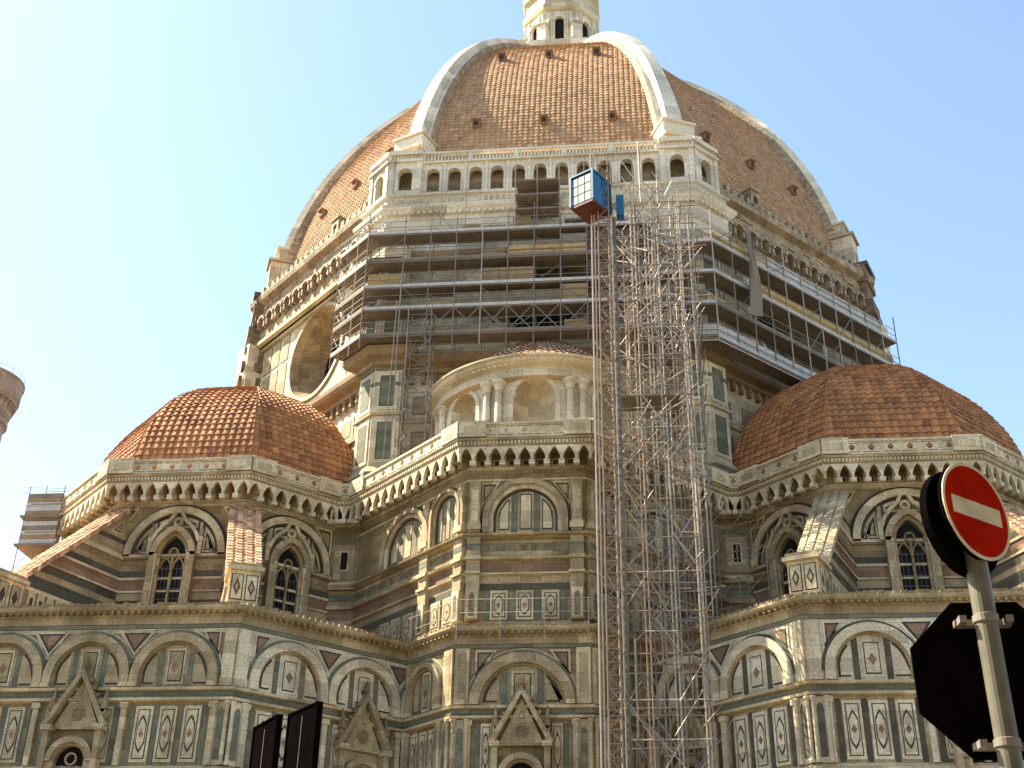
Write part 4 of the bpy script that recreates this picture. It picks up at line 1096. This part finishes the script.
# ================================================================== SCAFFOLDING
def pole(parent, p, q, r=.045, mat='steel', name='pole'):
    mb = MB(); tube(mb, p, q, r, mat, 6); return mb.build(name, parent)
def along(M, us, a): return [M(u, 0, a) for u in us]
oi, oo = 26.5, 27.75
def nodes(lst):
    return [((Face(0, 0, ang, 0)(ui, 0, oi))[:2], (Face(0, 0, ang, 0)(uo, 0, oo))[:2]) for ang, ui, uo in lst]
ki, ko = oi * T8, oo * T8
def run_scaffold(root, nds, levels, ztop, zbot, hoard={}, deckmat='plank_grey', corners=(), braces=(), railmat='steel', toemat='plank_grey', clutter=.55):
    for (pi, po) in nds:
        pole(root, (*pi, zbot), (*pi, ztop), .04); pole(root, (*po, zbot), (*po, ztop + rnd.uniform(-.6, 1.2)), .042, rnd.choice(['steel', 'steel_light']))
    # split into straight runs at the corner nodes
    idx = [0] + list(corners) + [len(nds) - 1]
    for li, z in enumerate(levels):
        for s, e in zip(idx[:-1], idx[1:]):
            a_i, a_o = nds[s]; b_i, b_o = nds[e]
            dk = MB()
            n_b = 5
            for b in range(n_b):
                t0, t1 = b / n_b + .01, (b + 1) / n_b - .01
                def mixp(A, B, t): return (A[0] + (B[0] - A[0]) * t, A[1] + (B[1] - A[1]) * t)
                p0, p1, p2, p3 = mixp(a_i, a_o, t0), mixp(b_i, b_o, t0), mixp(b_i, b_o, t1), mixp(a_i, a_o, t1)
                v = [(*p, z) for p in (p0, p1, p2, p3)] + [(*p, z + .07) for p in (p0, p1, p2, p3)]
                dk.add(v, [(3, 2, 1, 0), (4, 5, 6, 7), (0, 1, 5, 4), (2, 3, 7, 6), (1, 2, 6, 5), (3, 0, 4, 7)], deckmat)
            dk.build('deck', root)
            gr = MB()
            for h in (.55, 1.05): tube(gr, (*a_o, z + h + rnd.uniform(-.05, .05)), (*b_o, z + h + rnd.uniform(-.05, .05)), .025, 'steel', 5)
            tube(gr, (*a_o, z - .06), (*b_o, z - .06), .045, 'steel', 5); tube(gr, (*a_i, z - .06), (*b_i, z - .06), .04, 'steel', 5)
            gr.build('guard_rail', root)
            M = seg_face(a_o, b_o); tb = MB(); box(tb, M, -M.L / 2, M.L / 2, z + .03, z + .24, -.03, .03, rnd.choice([toemat, 'hoarding', 'hoarding']), back=True); tb.build('toe_board', root)
        for (n0, n1, z0, z1, m) in hoard.get(li, ()):
            M = seg_face(nds[n0][1], nds[n1][1]); hb = MB(); k = max(1, int(M.L / .9))
            nb = max(1, int((z1 - z0) / .28))
            for i in range(k):
                for j in range(nb):
                    box(hb, M, -M.L / 2 + M.L * i / k + .015, -M.L / 2 + M.L * (i + 1) / k - .015, z + z0 + (z1 - z0) * j / nb, z + z0 + (z1 - z0) * (j + 1) / nb - .02, -.12 + rnd.uniform(-.012, .012), -.06 + rnd.uniform(-.012, .012), m, back=True)
            hb.build('board_panel', root)
    for li, z in enumerate(levels):
        for n0 in range(len(nds) - 1):
            if rnd.random() < clutter:
                M = seg_face(nds[n0][1], nds[n0 + 1][1]); hb = MB(); z_ = z + rnd.choice((.08, .08, .5)); m = rnd.choice(['plank', 'plank', 'plank_grey', 'deck_dark', 'plank_yellow'])
                e0, e1 = -M.L / 2 + rnd.uniform(0, .4), M.L / 2 - rnd.uniform(0, .4)
                for j in range(rnd.randint(1, 4)): box(hb, M, e0, e1, z_ + j * .24, z_ + j * .24 + .22, -.55 + rnd.uniform(-.02, .02), -.5 + rnd.uniform(-.02, .02), m, back=True)
                hb.build('board_panel', root)
            if rnd.random() < clutter:
                M = seg_face(nds[n0][1], nds[n0 + 1][1]); e = rnd.choice((-1, 1)) * M.L / 2
                pole(root, M(-e, z, -.05), M(e, z + rnd.uniform(1.0, 2.0), -.05), .026, 'steel', 'brace')
    for n0, n1, z0, z1 in braces:
        pole(root, (*nds[n0][1], z0), (*nds[n1][1], z1), .035, 'steel', 'brace')
# front run, wrapped round the left pier
sc1 = thing('scaffolding', 'grey scaffolding with stacked plank decks across the drum front and round its left pier', 'scaffolding', 'scaffolding on the cathedral')
nl = [(-135, 8.0, 7.9), (-135, 8.9, 8.9), (-135, 9.9, 10.2), (-135, ki, ko), (-90, -8.98, -8.98), (-90, -7.2, -7.2), (-90, -5.44, -5.44), (-90, -3.68, -3.68), (-90, -1.95, -1.95), (-90, -.2, -.2), (-90, 1.55, 1.55), (-90, 3.3, 3.3), (-90, 4.9, 4.9), (-90, 6.4, 6.4), (-90, 7.7, 7.7)]
nd1 = nodes(nl)
run_scaffold(sc1, nd1, [41.9, 43.9, 45.6, 47.7, 49.9], 51.2, 41.0,
             {1: [(6, 10, .1, 1.1, 'plank_grey'), (10, 11, .1, 1.5, 'plank')], 2: [(7, 9, .1, 1.3, 'plank'), (4, 6, .1, .5, 'plank_grey'), (11, 14, .1, 1.6, 'deck_dark')], 3: [(8, 11, .1, .9, 'plank_yellow'), (10, 11, .9, 1.7, 'plank_grey'), (11, 14, .1, 1.9, 'deck_dark')], 0: [(5, 8, .1, .7, 'plank_grey'), (11, 14, .1, 1.8, 'deck_dark')], 4: []},
             corners=(3,), braces=[(i, i + 1, 41.9, 43.9) for i in range(5, 11)] + [(i + 1, i, 41.9, 43.9) for i in range(5, 11)])
hb = MB(); M = Face(0, 0, -90, 27.0)
for z in (51.4, 52.6, 53.8):
    box(hb, M, -1.5, 1.5, z, z + .12, -.2, .9, 'plank_grey', back=True)
for z0, z1 in ((51.6, 52.4), (52.75, 53.7)): box(hb, M, -1.45, 1.45, z0, z1, -.15, -.05, 'deck_dark', back=True)
hb.build('board_panel', sc1)
for x in (-1.5, 0, 1.5): pole(sc1, M(x, 50, .95), M(x, 55.2, .95), .04)
for x in (-6.6, -4.9, 3.2, 5.0, 6.5): pole(sc1, M(x, 50.4, .8), M(x, 54.6 + rnd.random(), .8), .035)
# right run
sc2 = thing('scaffolding', 'scaffolding with long yellow boards along the drum, above the right half dome', 'scaffolding', 'scaffolding on the cathedral')
nl = [(-90, 8.0, 8.0), (-90, 9.8, 9.8), (-45, -ki, -ko)] + [(-45, -9.6 + 1.83 * i, -9.6 + 1.83 * i) for i in range(11)]
nd2 = nodes(nl)
run_scaffold(sc2, nd2, [40.9, 43.4, 45.8, 48.2], 49.8, 38.8 + 2,
             {0: [(0, 2, -.2, 1.1, 'hoarding'), (2, 8, -.2, 1.0, 'hoarding')], 2: [(2, 4, .1, .5, 'plank'), (4, 12, .1, 1.1, 'plank_yellow')], 3: [(5, 12, .1, 1.3, 'hoarding'), (2, 4, .1, .9, 'plank_yellow')], }, clutter=.2,
             corners=(2,), braces=[(3, 4, 43.4, 45.8), (7, 8, 43.4, 45.8), (9, 10, 45.8, 48.2)])
cu_ = MB(); M = Face(0, 0, -45, 28.25)   # torn sheet hanging from the top deck
v = []; f = []
for i in range(9):
    t = i / 8
    for j in range(5): v.append(M(-8.6 + .22 * j + .25 * math.sin(t * 5 + j), 50.2 - 6.6 * t, .12 * math.sin(j * 1.7 + t * 3)))
for i in range(8):
    for j in range(4): a = i * 5 + j; f.append((a, a + 1, a + 6, a + 5))
cu_.add(v, f, 'plank_grey'); cu_.build('hanging_sheet', sc2)
# slim latticed tower at the left of the exedra
def lattice(root, x0, x1, y0, y1, z0, z1, step, r, mat, name='mast'):
    cs = [(x0, y0), (x1, y0), (x1, y1), (x0, y1)]
    for c in cs: pole(root, (*c, z0), (*c, z1), r, mat)
    n = int((z1 - z0) / step)
    lv = MB()
    for i in range(n + 1):
        z = z0 + i * step
        for k in range(4):
            a, b = cs[k], cs[(k + 1) % 4]
            tube(lv, (*a, z), (*b, z), r * .75, mat, 4)
            if i < n:
                p, q = (a, b) if (i + k) % 2 else (b, a); tube(lv, (*p, z), (*q, z + step), r * .7, mat, 4)
    lv.build('lattice_bracing', root)
sc3 = thing('scaffold_tower', 'slim bluish lattice tower of thin tubes left of the round niched chapel', 'scaffolding', 'scaffolding on the cathedral')
lattice(sc3, -8.2, -6.7, -28.6, -27.3, 30.9, 43.6, 1.0, .035, 'steel'); pole(sc3, (-9.2, -28.6, 31), (-9.0, -28.6, 44), .035); pole(sc3, (-8.7, -28.8, 31), (-8.8, -28.8, 46), .03)

# main tower in the angle right of the central block
sc4 = thing('scaffold_tower', 'tall dense tower of pale scaffold poles and diagonals rising from the ground to the drum', 'scaffolding', 'scaffolding on the cathedral')
gx = [5.1, 6.4, 7.7, 9.0]; gy = [-37.2, -35.7, -34.2]
for ix, x in enumerate(gx):
    for iy, y in enumerate(gy):
        top = 44.5 + rnd.uniform(-1, 2.2)
        m = rnd.choice(['steel_light', 'steel_light', 'steel', 'steel_rust']); x = x + iy * .4 - .2
        pole(sc4, (x, y, 0), (x, y, top), .042, m)
        pole(sc4, (x + .2, y + .05, 0), (x + .2, y + .05, top - rnd.uniform(0, 14)), .036, rnd.choice(['steel_light', 'steel', 'steel_rust']))
for i in range(22):
    z = 2 + i * 2.0 + rnd.uniform(-.1, .1); lf = MB()
    for y in gy:
        tube(lf, (gx[0] - rnd.uniform(0, .4), y - .05, z + rnd.uniform(-.08, .08)), (gx[-1] + rnd.uniform(0, .4), y - .05, z + rnd.uniform(-.08, .08)), .032, rnd.choice(['steel_light', 'steel', 'steel_rust']), 5)
    for x in gx: tube(lf, (x + .05, gy[0] - .3, z + .1), (x + .05, gy[-1] + .4, z + .1 + rnd.uniform(-.1, .1)), .032, rnd.choice(['steel_light', 'steel']), 5)
    lf.build('ledger_frame', sc4)
    for y in (gy[0], gy[-1], gy[1])[: 2 + i % 2]:
        k = (i * 2 + (0 if y == gy[0] else 1)) % 3
        a, b = (gx[k], gx[k + 1]) if i % 2 else (gx[k + 1], gx[k])
        pole(sc4, (a, y - .07, z), (b, y - .07, z + 2), .035, rnd.choice(['steel_light', 'steel']), 'brace')
# upper, wider stage bridging back to the drum
ux = [4.9, 6.2, 7.5, 8.8, 9.9]; uy = [-33.2, -31.4, -29.6]
for x in ux:
    for y in uy:
        pole(sc4, (x, y, 31.5 if y > -33 else 21), (x, y, 47.5 + rnd.uniform(-3.5, 2.8)), .036, rnd.choice(['steel_light', 'steel_light', 'steel', 'steel_rust']))
for i in range(10):
    z = 31 + i * 1.85; lf = MB()
    for y in uy[:1 + i % 2]: tube(lf, (ux[0] - .4, y, z + rnd.uniform(-.2, .2)), (ux[-1] + .3, y, z + rnd.uniform(-.2, .2)), .032, rnd.choice(['steel_light', 'steel']), 5)
    for x in ux: tube(lf, (x, -37.0 if i < 7 else uy[0] - .3, z), (x, uy[-1] + 1.2, z + rnd.uniform(-.1, .1)), .03, rnd.choice(['steel_light', 'steel']), 5)
    lf.build('ledger_frame', sc4)
for i in range(66):
    x = rnd.uniform(4.8, 9.0); z = rnd.uniform(30, 45); y = rnd.choice(uy + gy[:1]) - .08; dx = rnd.choice((-1, 1)) * rnd.uniform(.8, 2.0)
    pole(sc4, (x, y, z), (min(10, max(4.6, x + dx)), y + rnd.uniform(-.3, 1.2), z + rnd.uniform(1.0, 2.6)), .035, rnd.choice(['steel_light', 'steel_light', 'steel']), 'brace')
for z, x0, x1, y0, y1 in ((38.5, 5.2, 8.8, -33.2, -30), (32.5, 5.0, 8.5, -36, -34.2)):
    dk = MB(); M = Face(0, 0, -90, 0)
    for k in range(6):
        ya = y0 + (y1 - y0) * k / 6; yb = y0 + (y1 - y0) * (k + 1) / 6 - .05
        box(dk, M, x0, x1, z, z + .06, -yb, -ya, 'plank_grey', back=True)
    dk.build('deck', sc4)
cl = MB()
for i in range(380):
    x = rnd.uniform(4.9, 9.2); y = rnd.choice(gy) - .1; z = rnd.uniform(8, 46) if i % 2 else rnd.uniform(28, 46); k = rnd.random()
    if z > 30 and rnd.random() < .6: y = rnd.choice(uy) - .1
    if k < .62: q = (x + rnd.choice((-1, 1)) * rnd.uniform(.8, 1.5), y, z + rnd.uniform(1.2, 2.2))
    elif k < .93: q = (x + rnd.uniform(.5, 1.6), y + .02, z + rnd.uniform(-.1, .1))
    else: q = (x + rnd.uniform(-.05, .05), y, z + rnd.uniform(2, 6))
    tube(cl, (x, y, z), q, rnd.uniform(.024, .036), rnd.choice(['steel_light', 'steel_light', 'steel_rust', 'steel']), 5)
o = cl.build('loose_tubes', sc4); o['kind'] = 'stuff'
# finer scaffold against the right tribune, behind the tower
sc5 = thing('scaffolding', 'thin low scaffolding in the shaded corner behind and right of the tall tower', 'scaffolding', 'scaffolding on the cathedral')
p0, p1 = (8.9, -29.6), (14.6, -33.0)
for i in range(5):
    t = i / 4; x, y = p0[0] + (p1[0] - p0[0]) * t, p0[1] + (p1[1] - p0[1]) * t
    for e in (0, 1.0): pole(sc5, (x - .55 * e, y - .85 * e, 21.2), (x - .55 * e, y - .85 * e, 27.5 - i * .9), .03, 'steel')
for i in range(4):
    z = 22 + 1.5 * i; lf = MB(); t1 = 1 - .12 * i
    for e in (0, 1.0): tube(lf, (p0[0] - .55 * e, p0[1] - .85 * e, z), (p0[0] + (p1[0] - p0[0]) * t1 - .55 * e, p0[1] + (p1[1] - p0[1]) * t1 - .85 * e, z), .028, 'steel', 5)
    lf.build('ledger_frame', sc5)
    for k in range(3): pole(sc5, (p0[0] + 1.4 * k - .6, p0[1] - .85 * k - .9, z), (p0[0] + 1.4 * (k + 1) - .6, p0[1] - .85 * (k + 1) - .9, z + 1.5), .024, 'steel', 'brace')
# stack of platforms beyond the left tribune
sc6 = thing('scaffolding', 'small stack of enclosed plank platforms against the sky beyond the left tribune', 'scaffolding', 'scaffolding on the cathedral')
xs6 = [-32.5, -31.4, -30.2]; ys6 = [-26.2, -24.2]
for x in xs6:
    for y in ys6: pole(sc6, (x, y, 20.3), (x, y, 32.6), .032, 'steel')
M = Face(0, 0, -90, 26.2)
for z in (28.5, 30.4):
    dk = MB(); box(dk, M, -32.7, -30.0, z, z + .14, -2.2, .2, 'plank_grey', back=True); dk.build('deck', sc6)
    bp = MB()
    for j in range(5): box(bp, M, -32.5, -30.2, z + .17 + j * .3, z + .45 + j * .3, .0, .05, rnd.choice(['plank_grey', 'hoarding', 'plank', 'plank']), back=True)
    bp.build('board_panel', sc6)
    gr = MB()
    for h in (.9, 1.75): tube(gr, (-32.9, -26.3, z + h), (-29.8, -26.3, z + h), .025, 'steel', 5)
    gr.build('guard_rail', sc6)
for z in (25.2, 26.9):
    gr = MB(); tube(gr, (-32.8, -26.2, z), (-30, -26.2, z), .025, 'steel', 5); tube(gr, (-32.5, -26.3, z), (-31.4, -26.3, z + 1.6), .02, 'steel', 5); gr.build('ledger_frame', sc6)
gr = MB(); tube(gr, (-32.9, -26.3, 32.5), (-29.6, -26.3, 32.3), .025, 'steel', 5); gr.build('guard_rail', sc6)

# hoist mast with rails, and the cage
hm = thing('hoist_mast', 'slender rust coloured lattice hoist mast in front of the tall scaffold tower', 'hoist mast')
lattice(hm, 4.35, 4.95, -38.3, -37.7, 0, 47.0, .62, .045, 'steel_rust')
for x in (3.98, 4.14): pole(hm, (x, -38.0, 0), (x, -38.0, 47.6), .05, 'steel_light', 'guide_rail')
pole(hm, (5.25, -37.9, 0), (5.25, -37.9, 43), .09, 'pole_grey', 'cable_tube')
for i in range(7): pole(hm, (4.6, -37.7, 6 + i * 6), (5.0, -37.2, 6 + i * 6), .04, 'steel', 'wall_tie')
cage = thing('hoist_cage', 'blue and white builders hoist cage with red underside near the top of the mast', 'hoist')
MC = Face(3.95, -38.2, -122, 0)
cw, cl, z0, z1 = .75, .9, 43.2, 45.35
cb = MB(); box(cb, MC, -cw, cw, z0, z0 + .12, -cl, cl, 'cage_red', back=True); cb.build('floor', cage)
cb = MB(); box(cb, MC, -cw - .05, cw + .05, z1, z1 + .1, -cl - .05, cl + .05, 'blue', back=True); cb.build('roof', cage)
cb = MB()
for u in (-cw, cw):
    for d in (-cl, cl): box(cb, MC, u - .06, u + .06, z0 + .12, z1, d - .06, d + .06, 'blue', back=True)
cb.build('frame', cage)
cb = MB()
for i in range(3):
    for j in range(3):
        a = -cw + .08 + (2 * cw - .16) * i / 3; b = -cw + .08 + (2 * cw - .16) * (i + 1) / 3 - .05; c = z0 + .2 + (z1 - z0 - .3) * j / 3; e = z0 + .2 + (z1 - z0 - .3) * (j + 1) / 3 - .06
        box(cb, MC, a, b, c, e, cl - .04, cl, 'cage_white', back=True)
cb.build('door', cage)
cb = MB()
for MS_, w2, off in ((Face(3.95, -38.2, -32, 0), cl, cw), (Face(3.95, -38.2, 148, 0), cl, cw)):
    for i in range(2):
        box(cb, MS_, -w2 + .08 + i * w2, -.02 + i * w2 - (.06 if i else 0), z0 + .15, z1 - .05, off - .04, off, 'blue', back=True)
cb.build('side_panel', cage)
cb = MB(); box(cb, Face(5.6, -37.6, -90, 0), -.22, .22, 43.2, 44.6, -.3, .3, 'blue', back=True); cb.build('motor_housing', cage)

# guard rail on the ledge of the central block
gr_ = thing('guard_rail', 'thin steel safety railing along the ledge above the central gabled window', 'railing')
rp = [(-9.2, -28.9), (-3.35, -34.75), (3.35, -34.75), (6.5, -31.6)]
for p, q in zip(rp[:-1], rp[1:]):
    n = max(2, int(math.dist(p, q) / 1.7))
    for i in range(n): t = i / n; pole(gr_, (p[0] + (q[0] - p[0]) * t, p[1] + (q[1] - p[1]) * t, 19.6), (p[0] + (q[0] - p[0]) * t, p[1] + (q[1] - p[1]) * t, 21.75), .022, 'steel_light', 'post')
    for z in (21.0, 21.7): pole(gr_, (*p, z), (*q, z), .018, 'steel_light', 'rail')

# ================================================================== far tower at the left edge
tw = thing('stone_tower', 'distant brown stone tower with a flared corbelled top at the left edge', 'tower')
tb = MB(); tx, ty = -80.2, 40.0

lathe(tb, tx, ty, [(4.3, 0), (4.3, 67.7), (4.6, 67.9), (4.6, 68.3), (4.3, 68.5), (4.3, 71.9), (4.7, 72.1), (4.7, 72.5), (4.5, 72.6), (5.0, 74.9), (5.3, 75.1), (5.3, 75.5), (5.5, 75.7), (5.6, 77.9), (5.75, 78.0), (5.75, 78.3), (0, 78.4)], 'tower', 40)
tb.build('shaft', tw)
tb = MB()
for k in range(36):
    M = Face(tx, ty, k * 10, 4.5); v = [M(-.14, 72.8, 0), M(.14, 72.8, 0), M(.14, 75.0, .75), M(-.14, 75.0, .75), M(-.14, 75.0, -.2), M(.14, 75.0, -.2), M(-.14, 72.8, -.2), M(.14, 72.8, -.2)]
    tb.add(v, [(0, 1, 2, 3), (0, 3, 4, 6), (1, 7, 5, 2)], 'tower')
tb.build('corbel_table', tw)
tb = MB()
for k in range(20): 
    M = Face(tx, ty, k * 18, 5.6); tube(tb, M(0, 78.2, 0), M(0, 79.2, 0), .025, 'steel', 4); tube(tb, M(-.9, 79.1, -.03), M(.9, 79.1, -.03), .025, 'steel', 4)
tb.build('railing', tw)

# ================================================================== street signs in the foreground
sg = thing('road_sign', 'road sign post with red no-entry disc above a dark octagonal sign back', 'road sign')
PX, PY = 7.76, -87.28
mb = MB(); lathe(mb, PX, PY, [(.064, 0), (.064, 4.62), (.055, 4.66), (0, 4.67)], 'pole_grey', 20); mb.build('pole', sg)
def oriented(nx, ny, cx, cy):
    return Face(cx, cy, math.degrees(math.atan2(ny, nx)), 0)
def disc_sign(cx, cy, zc, ang, r, thick):
    M = Face(cx, cy, ang, 0); return M
MD = Face(PX - .02, PY, -50, .085)
mb = MB(); disc(mb, MD, 0, 4.44, .305, 0, 'sign_back', n=48, d0=-.03); ring(mb, MD, 0, 4.44, .285, .305, -.002, .006, 'sign_cream', 0, 360, 48); disc(mb, MD, 0, 4.44, .285, .004, 'sign_red', n=48, d0=0)
nd_ = mb.build('no_entry_disc', sg)
mb = MB(); box(mb, MD, -.225, .225, 4.44 - .055, 4.44 + .055, .004, .008, 'sign_cream'); mb.build('white_bar', None).parent = nd_
MK = Face(PX, PY, -50, -.03)
mb = MB(); disc(mb, MK, -.01, 4.40, .33, 0, 'sign_back', n=40, d0=-.05) 
pts = [(-.01 + .33 * math.cos(2 * math.pi * i / 40), 4.40 + .33 * math.sin(2 * math.pi * i / 40)) for i in range(40)]
mb.add([MK(u, z, -.05) for u, z in pts], [tuple(range(40))[::-1]], 'sign_back'); mb.build('sign_back', sg)
MO = Face(PX + .035, PY + .06, -90, -.06)
mb = MB(); ro8 = .45 / math.cos(R(22.5)); pts = [(ro8 * math.cos(R(22.5 + 45 * i)), 3.49 + ro8 * math.sin(R(22.5 + 45 * i))) for i in range(8)]
poly(mb, MO, pts, -.03, 0, 'sign_back'); mb.add([MO(u, z, -.03) for u, z in pts], [tuple(range(8))[::-1]], 'sign_red'); mb.build('octagon_sign', sg)
for z in (3.1, 3.8):
    mb = MB(); MCl = Face(PX, PY, -90, 0); lathe(mb, PX, PY, [(.064, z - .025), (.073, z - .02), (.073, z + .02), (.064, z + .025)], 'steel', 20); box(mb, MCl, -.16, .16, z - .018, z + .018, -.12, -.06, 'steel', back=True)
    for s in (-1, 1): box(mb, MCl, s * .13 - .02, s * .13 + .02, z - .02, z + .02, -.08, .02, 'steel', back=True)
    mb.build('clamp', sg)

def notice(x0, y0, x1, y1, zt, label):
    t = thing('sign_panel', label, 'sign panel', 'dark panels at the foot of the chapels')
    M = seg_face((x0, y0), (x1, y1)); h = M.L / 2
    mb = MB(); box(mb, M, -h, h, zt - 2.0, zt, -.05, 0, 'sign_back', back=True); mb.build('panel', t)
    mb = MB()
    for u in (-h, h): box(mb, M, u - .015, u + .015, zt - 2.02, zt + .02, -.06, .015, 'sign_back', back=True)
    box(mb, M, -.008, .008, zt - 1.95, zt - .08, 0, .008, 'deck_dark'); box(mb, M, -h, h, zt, zt + .02, -.06, .015, 'sign_back', back=True)
    mb.build('frame', t)
    mb = MB(); p = M(0, 0, -.1); lathe(mb, p[0], p[1], [(.04, 0), (.04, zt - .1), (0, zt - .08)], 'sign_back', 10); mb.build('post', t)
notice(1.16, -79.87, 1.62, -80.51, 4.9, 'smaller dark upright panel at the bottom edge, left of the taller one')
notice(1.51, -79.67, 2.02, -80.29, 5.1, 'taller dark upright panel at the bottom edge in front of the chapel wall')

# ================================================================== unseen houses across the square, added behind the viewer to block low sky
for i, (x, wd, h, lab) in enumerate(((-62, 26, 20, 'unseen ochre plastered house with four rows of windows, widest in the row added behind the viewer'), (-37, 22, 23, 'unseen tallest plastered house left of the middle of the row added behind the viewer'), (-14, 22, 19, 'unseen plastered house added left of the narrow house behind the viewer'), (6, 16, 22, 'unseen narrowest plastered house of the row added behind the viewer'), (26, 22, 20, 'unseen plastered house added right of the narrow house behind the viewer'), (50, 24, 23, 'unseen rightmost plastered house of the row added behind the viewer'))):
    hs = thing('unseen_house', lab, 'house', 'unseen houses added across the square')
    M = Face(x, -101.5, 90, 0); mb = MB(); box(mb, M, -wd / 2, wd / 2, 0, h, -12, 0, 'plaster', back=True); mb.build('wall', hs)
    mb = MB(); v = [M(-wd / 2 - .4, h, .8), M(wd / 2 + .4, h, .8), M(wd / 2 + .4, h + 2.4, -6), M(-wd / 2 - .4, h + 2.4, -6), M(-wd / 2 - .4, h, -12.8), M(wd / 2 + .4, h, -12.8)]
    mb.add(v, [(0, 1, 2, 3), (3, 2, 5, 4), (0, 3, 4), (1, 5, 2), (1, 0, 4, 5)], 'coping_tile'); mb.build('roof', hs)
    n = int(wd / 3.2)
    for k in range(n):
        for zf in (5.5, 9.5, 13.5) + ((17.2,) if h > 20.5 else ()):
            u = -wd / 2 + (k + .5) * wd / n
            mb = MB(); box(mb, M, u - .7, u + .7, zf - .12, zf + 2.3, 0, .12, 'cream'); o = mb.build('window', hs)
            mb = MB(); box(mb, M, u - .52, u + .52, zf, zf + 2.1, .12, .125, 'glass_dark'); mb.build('pane', None).parent = o
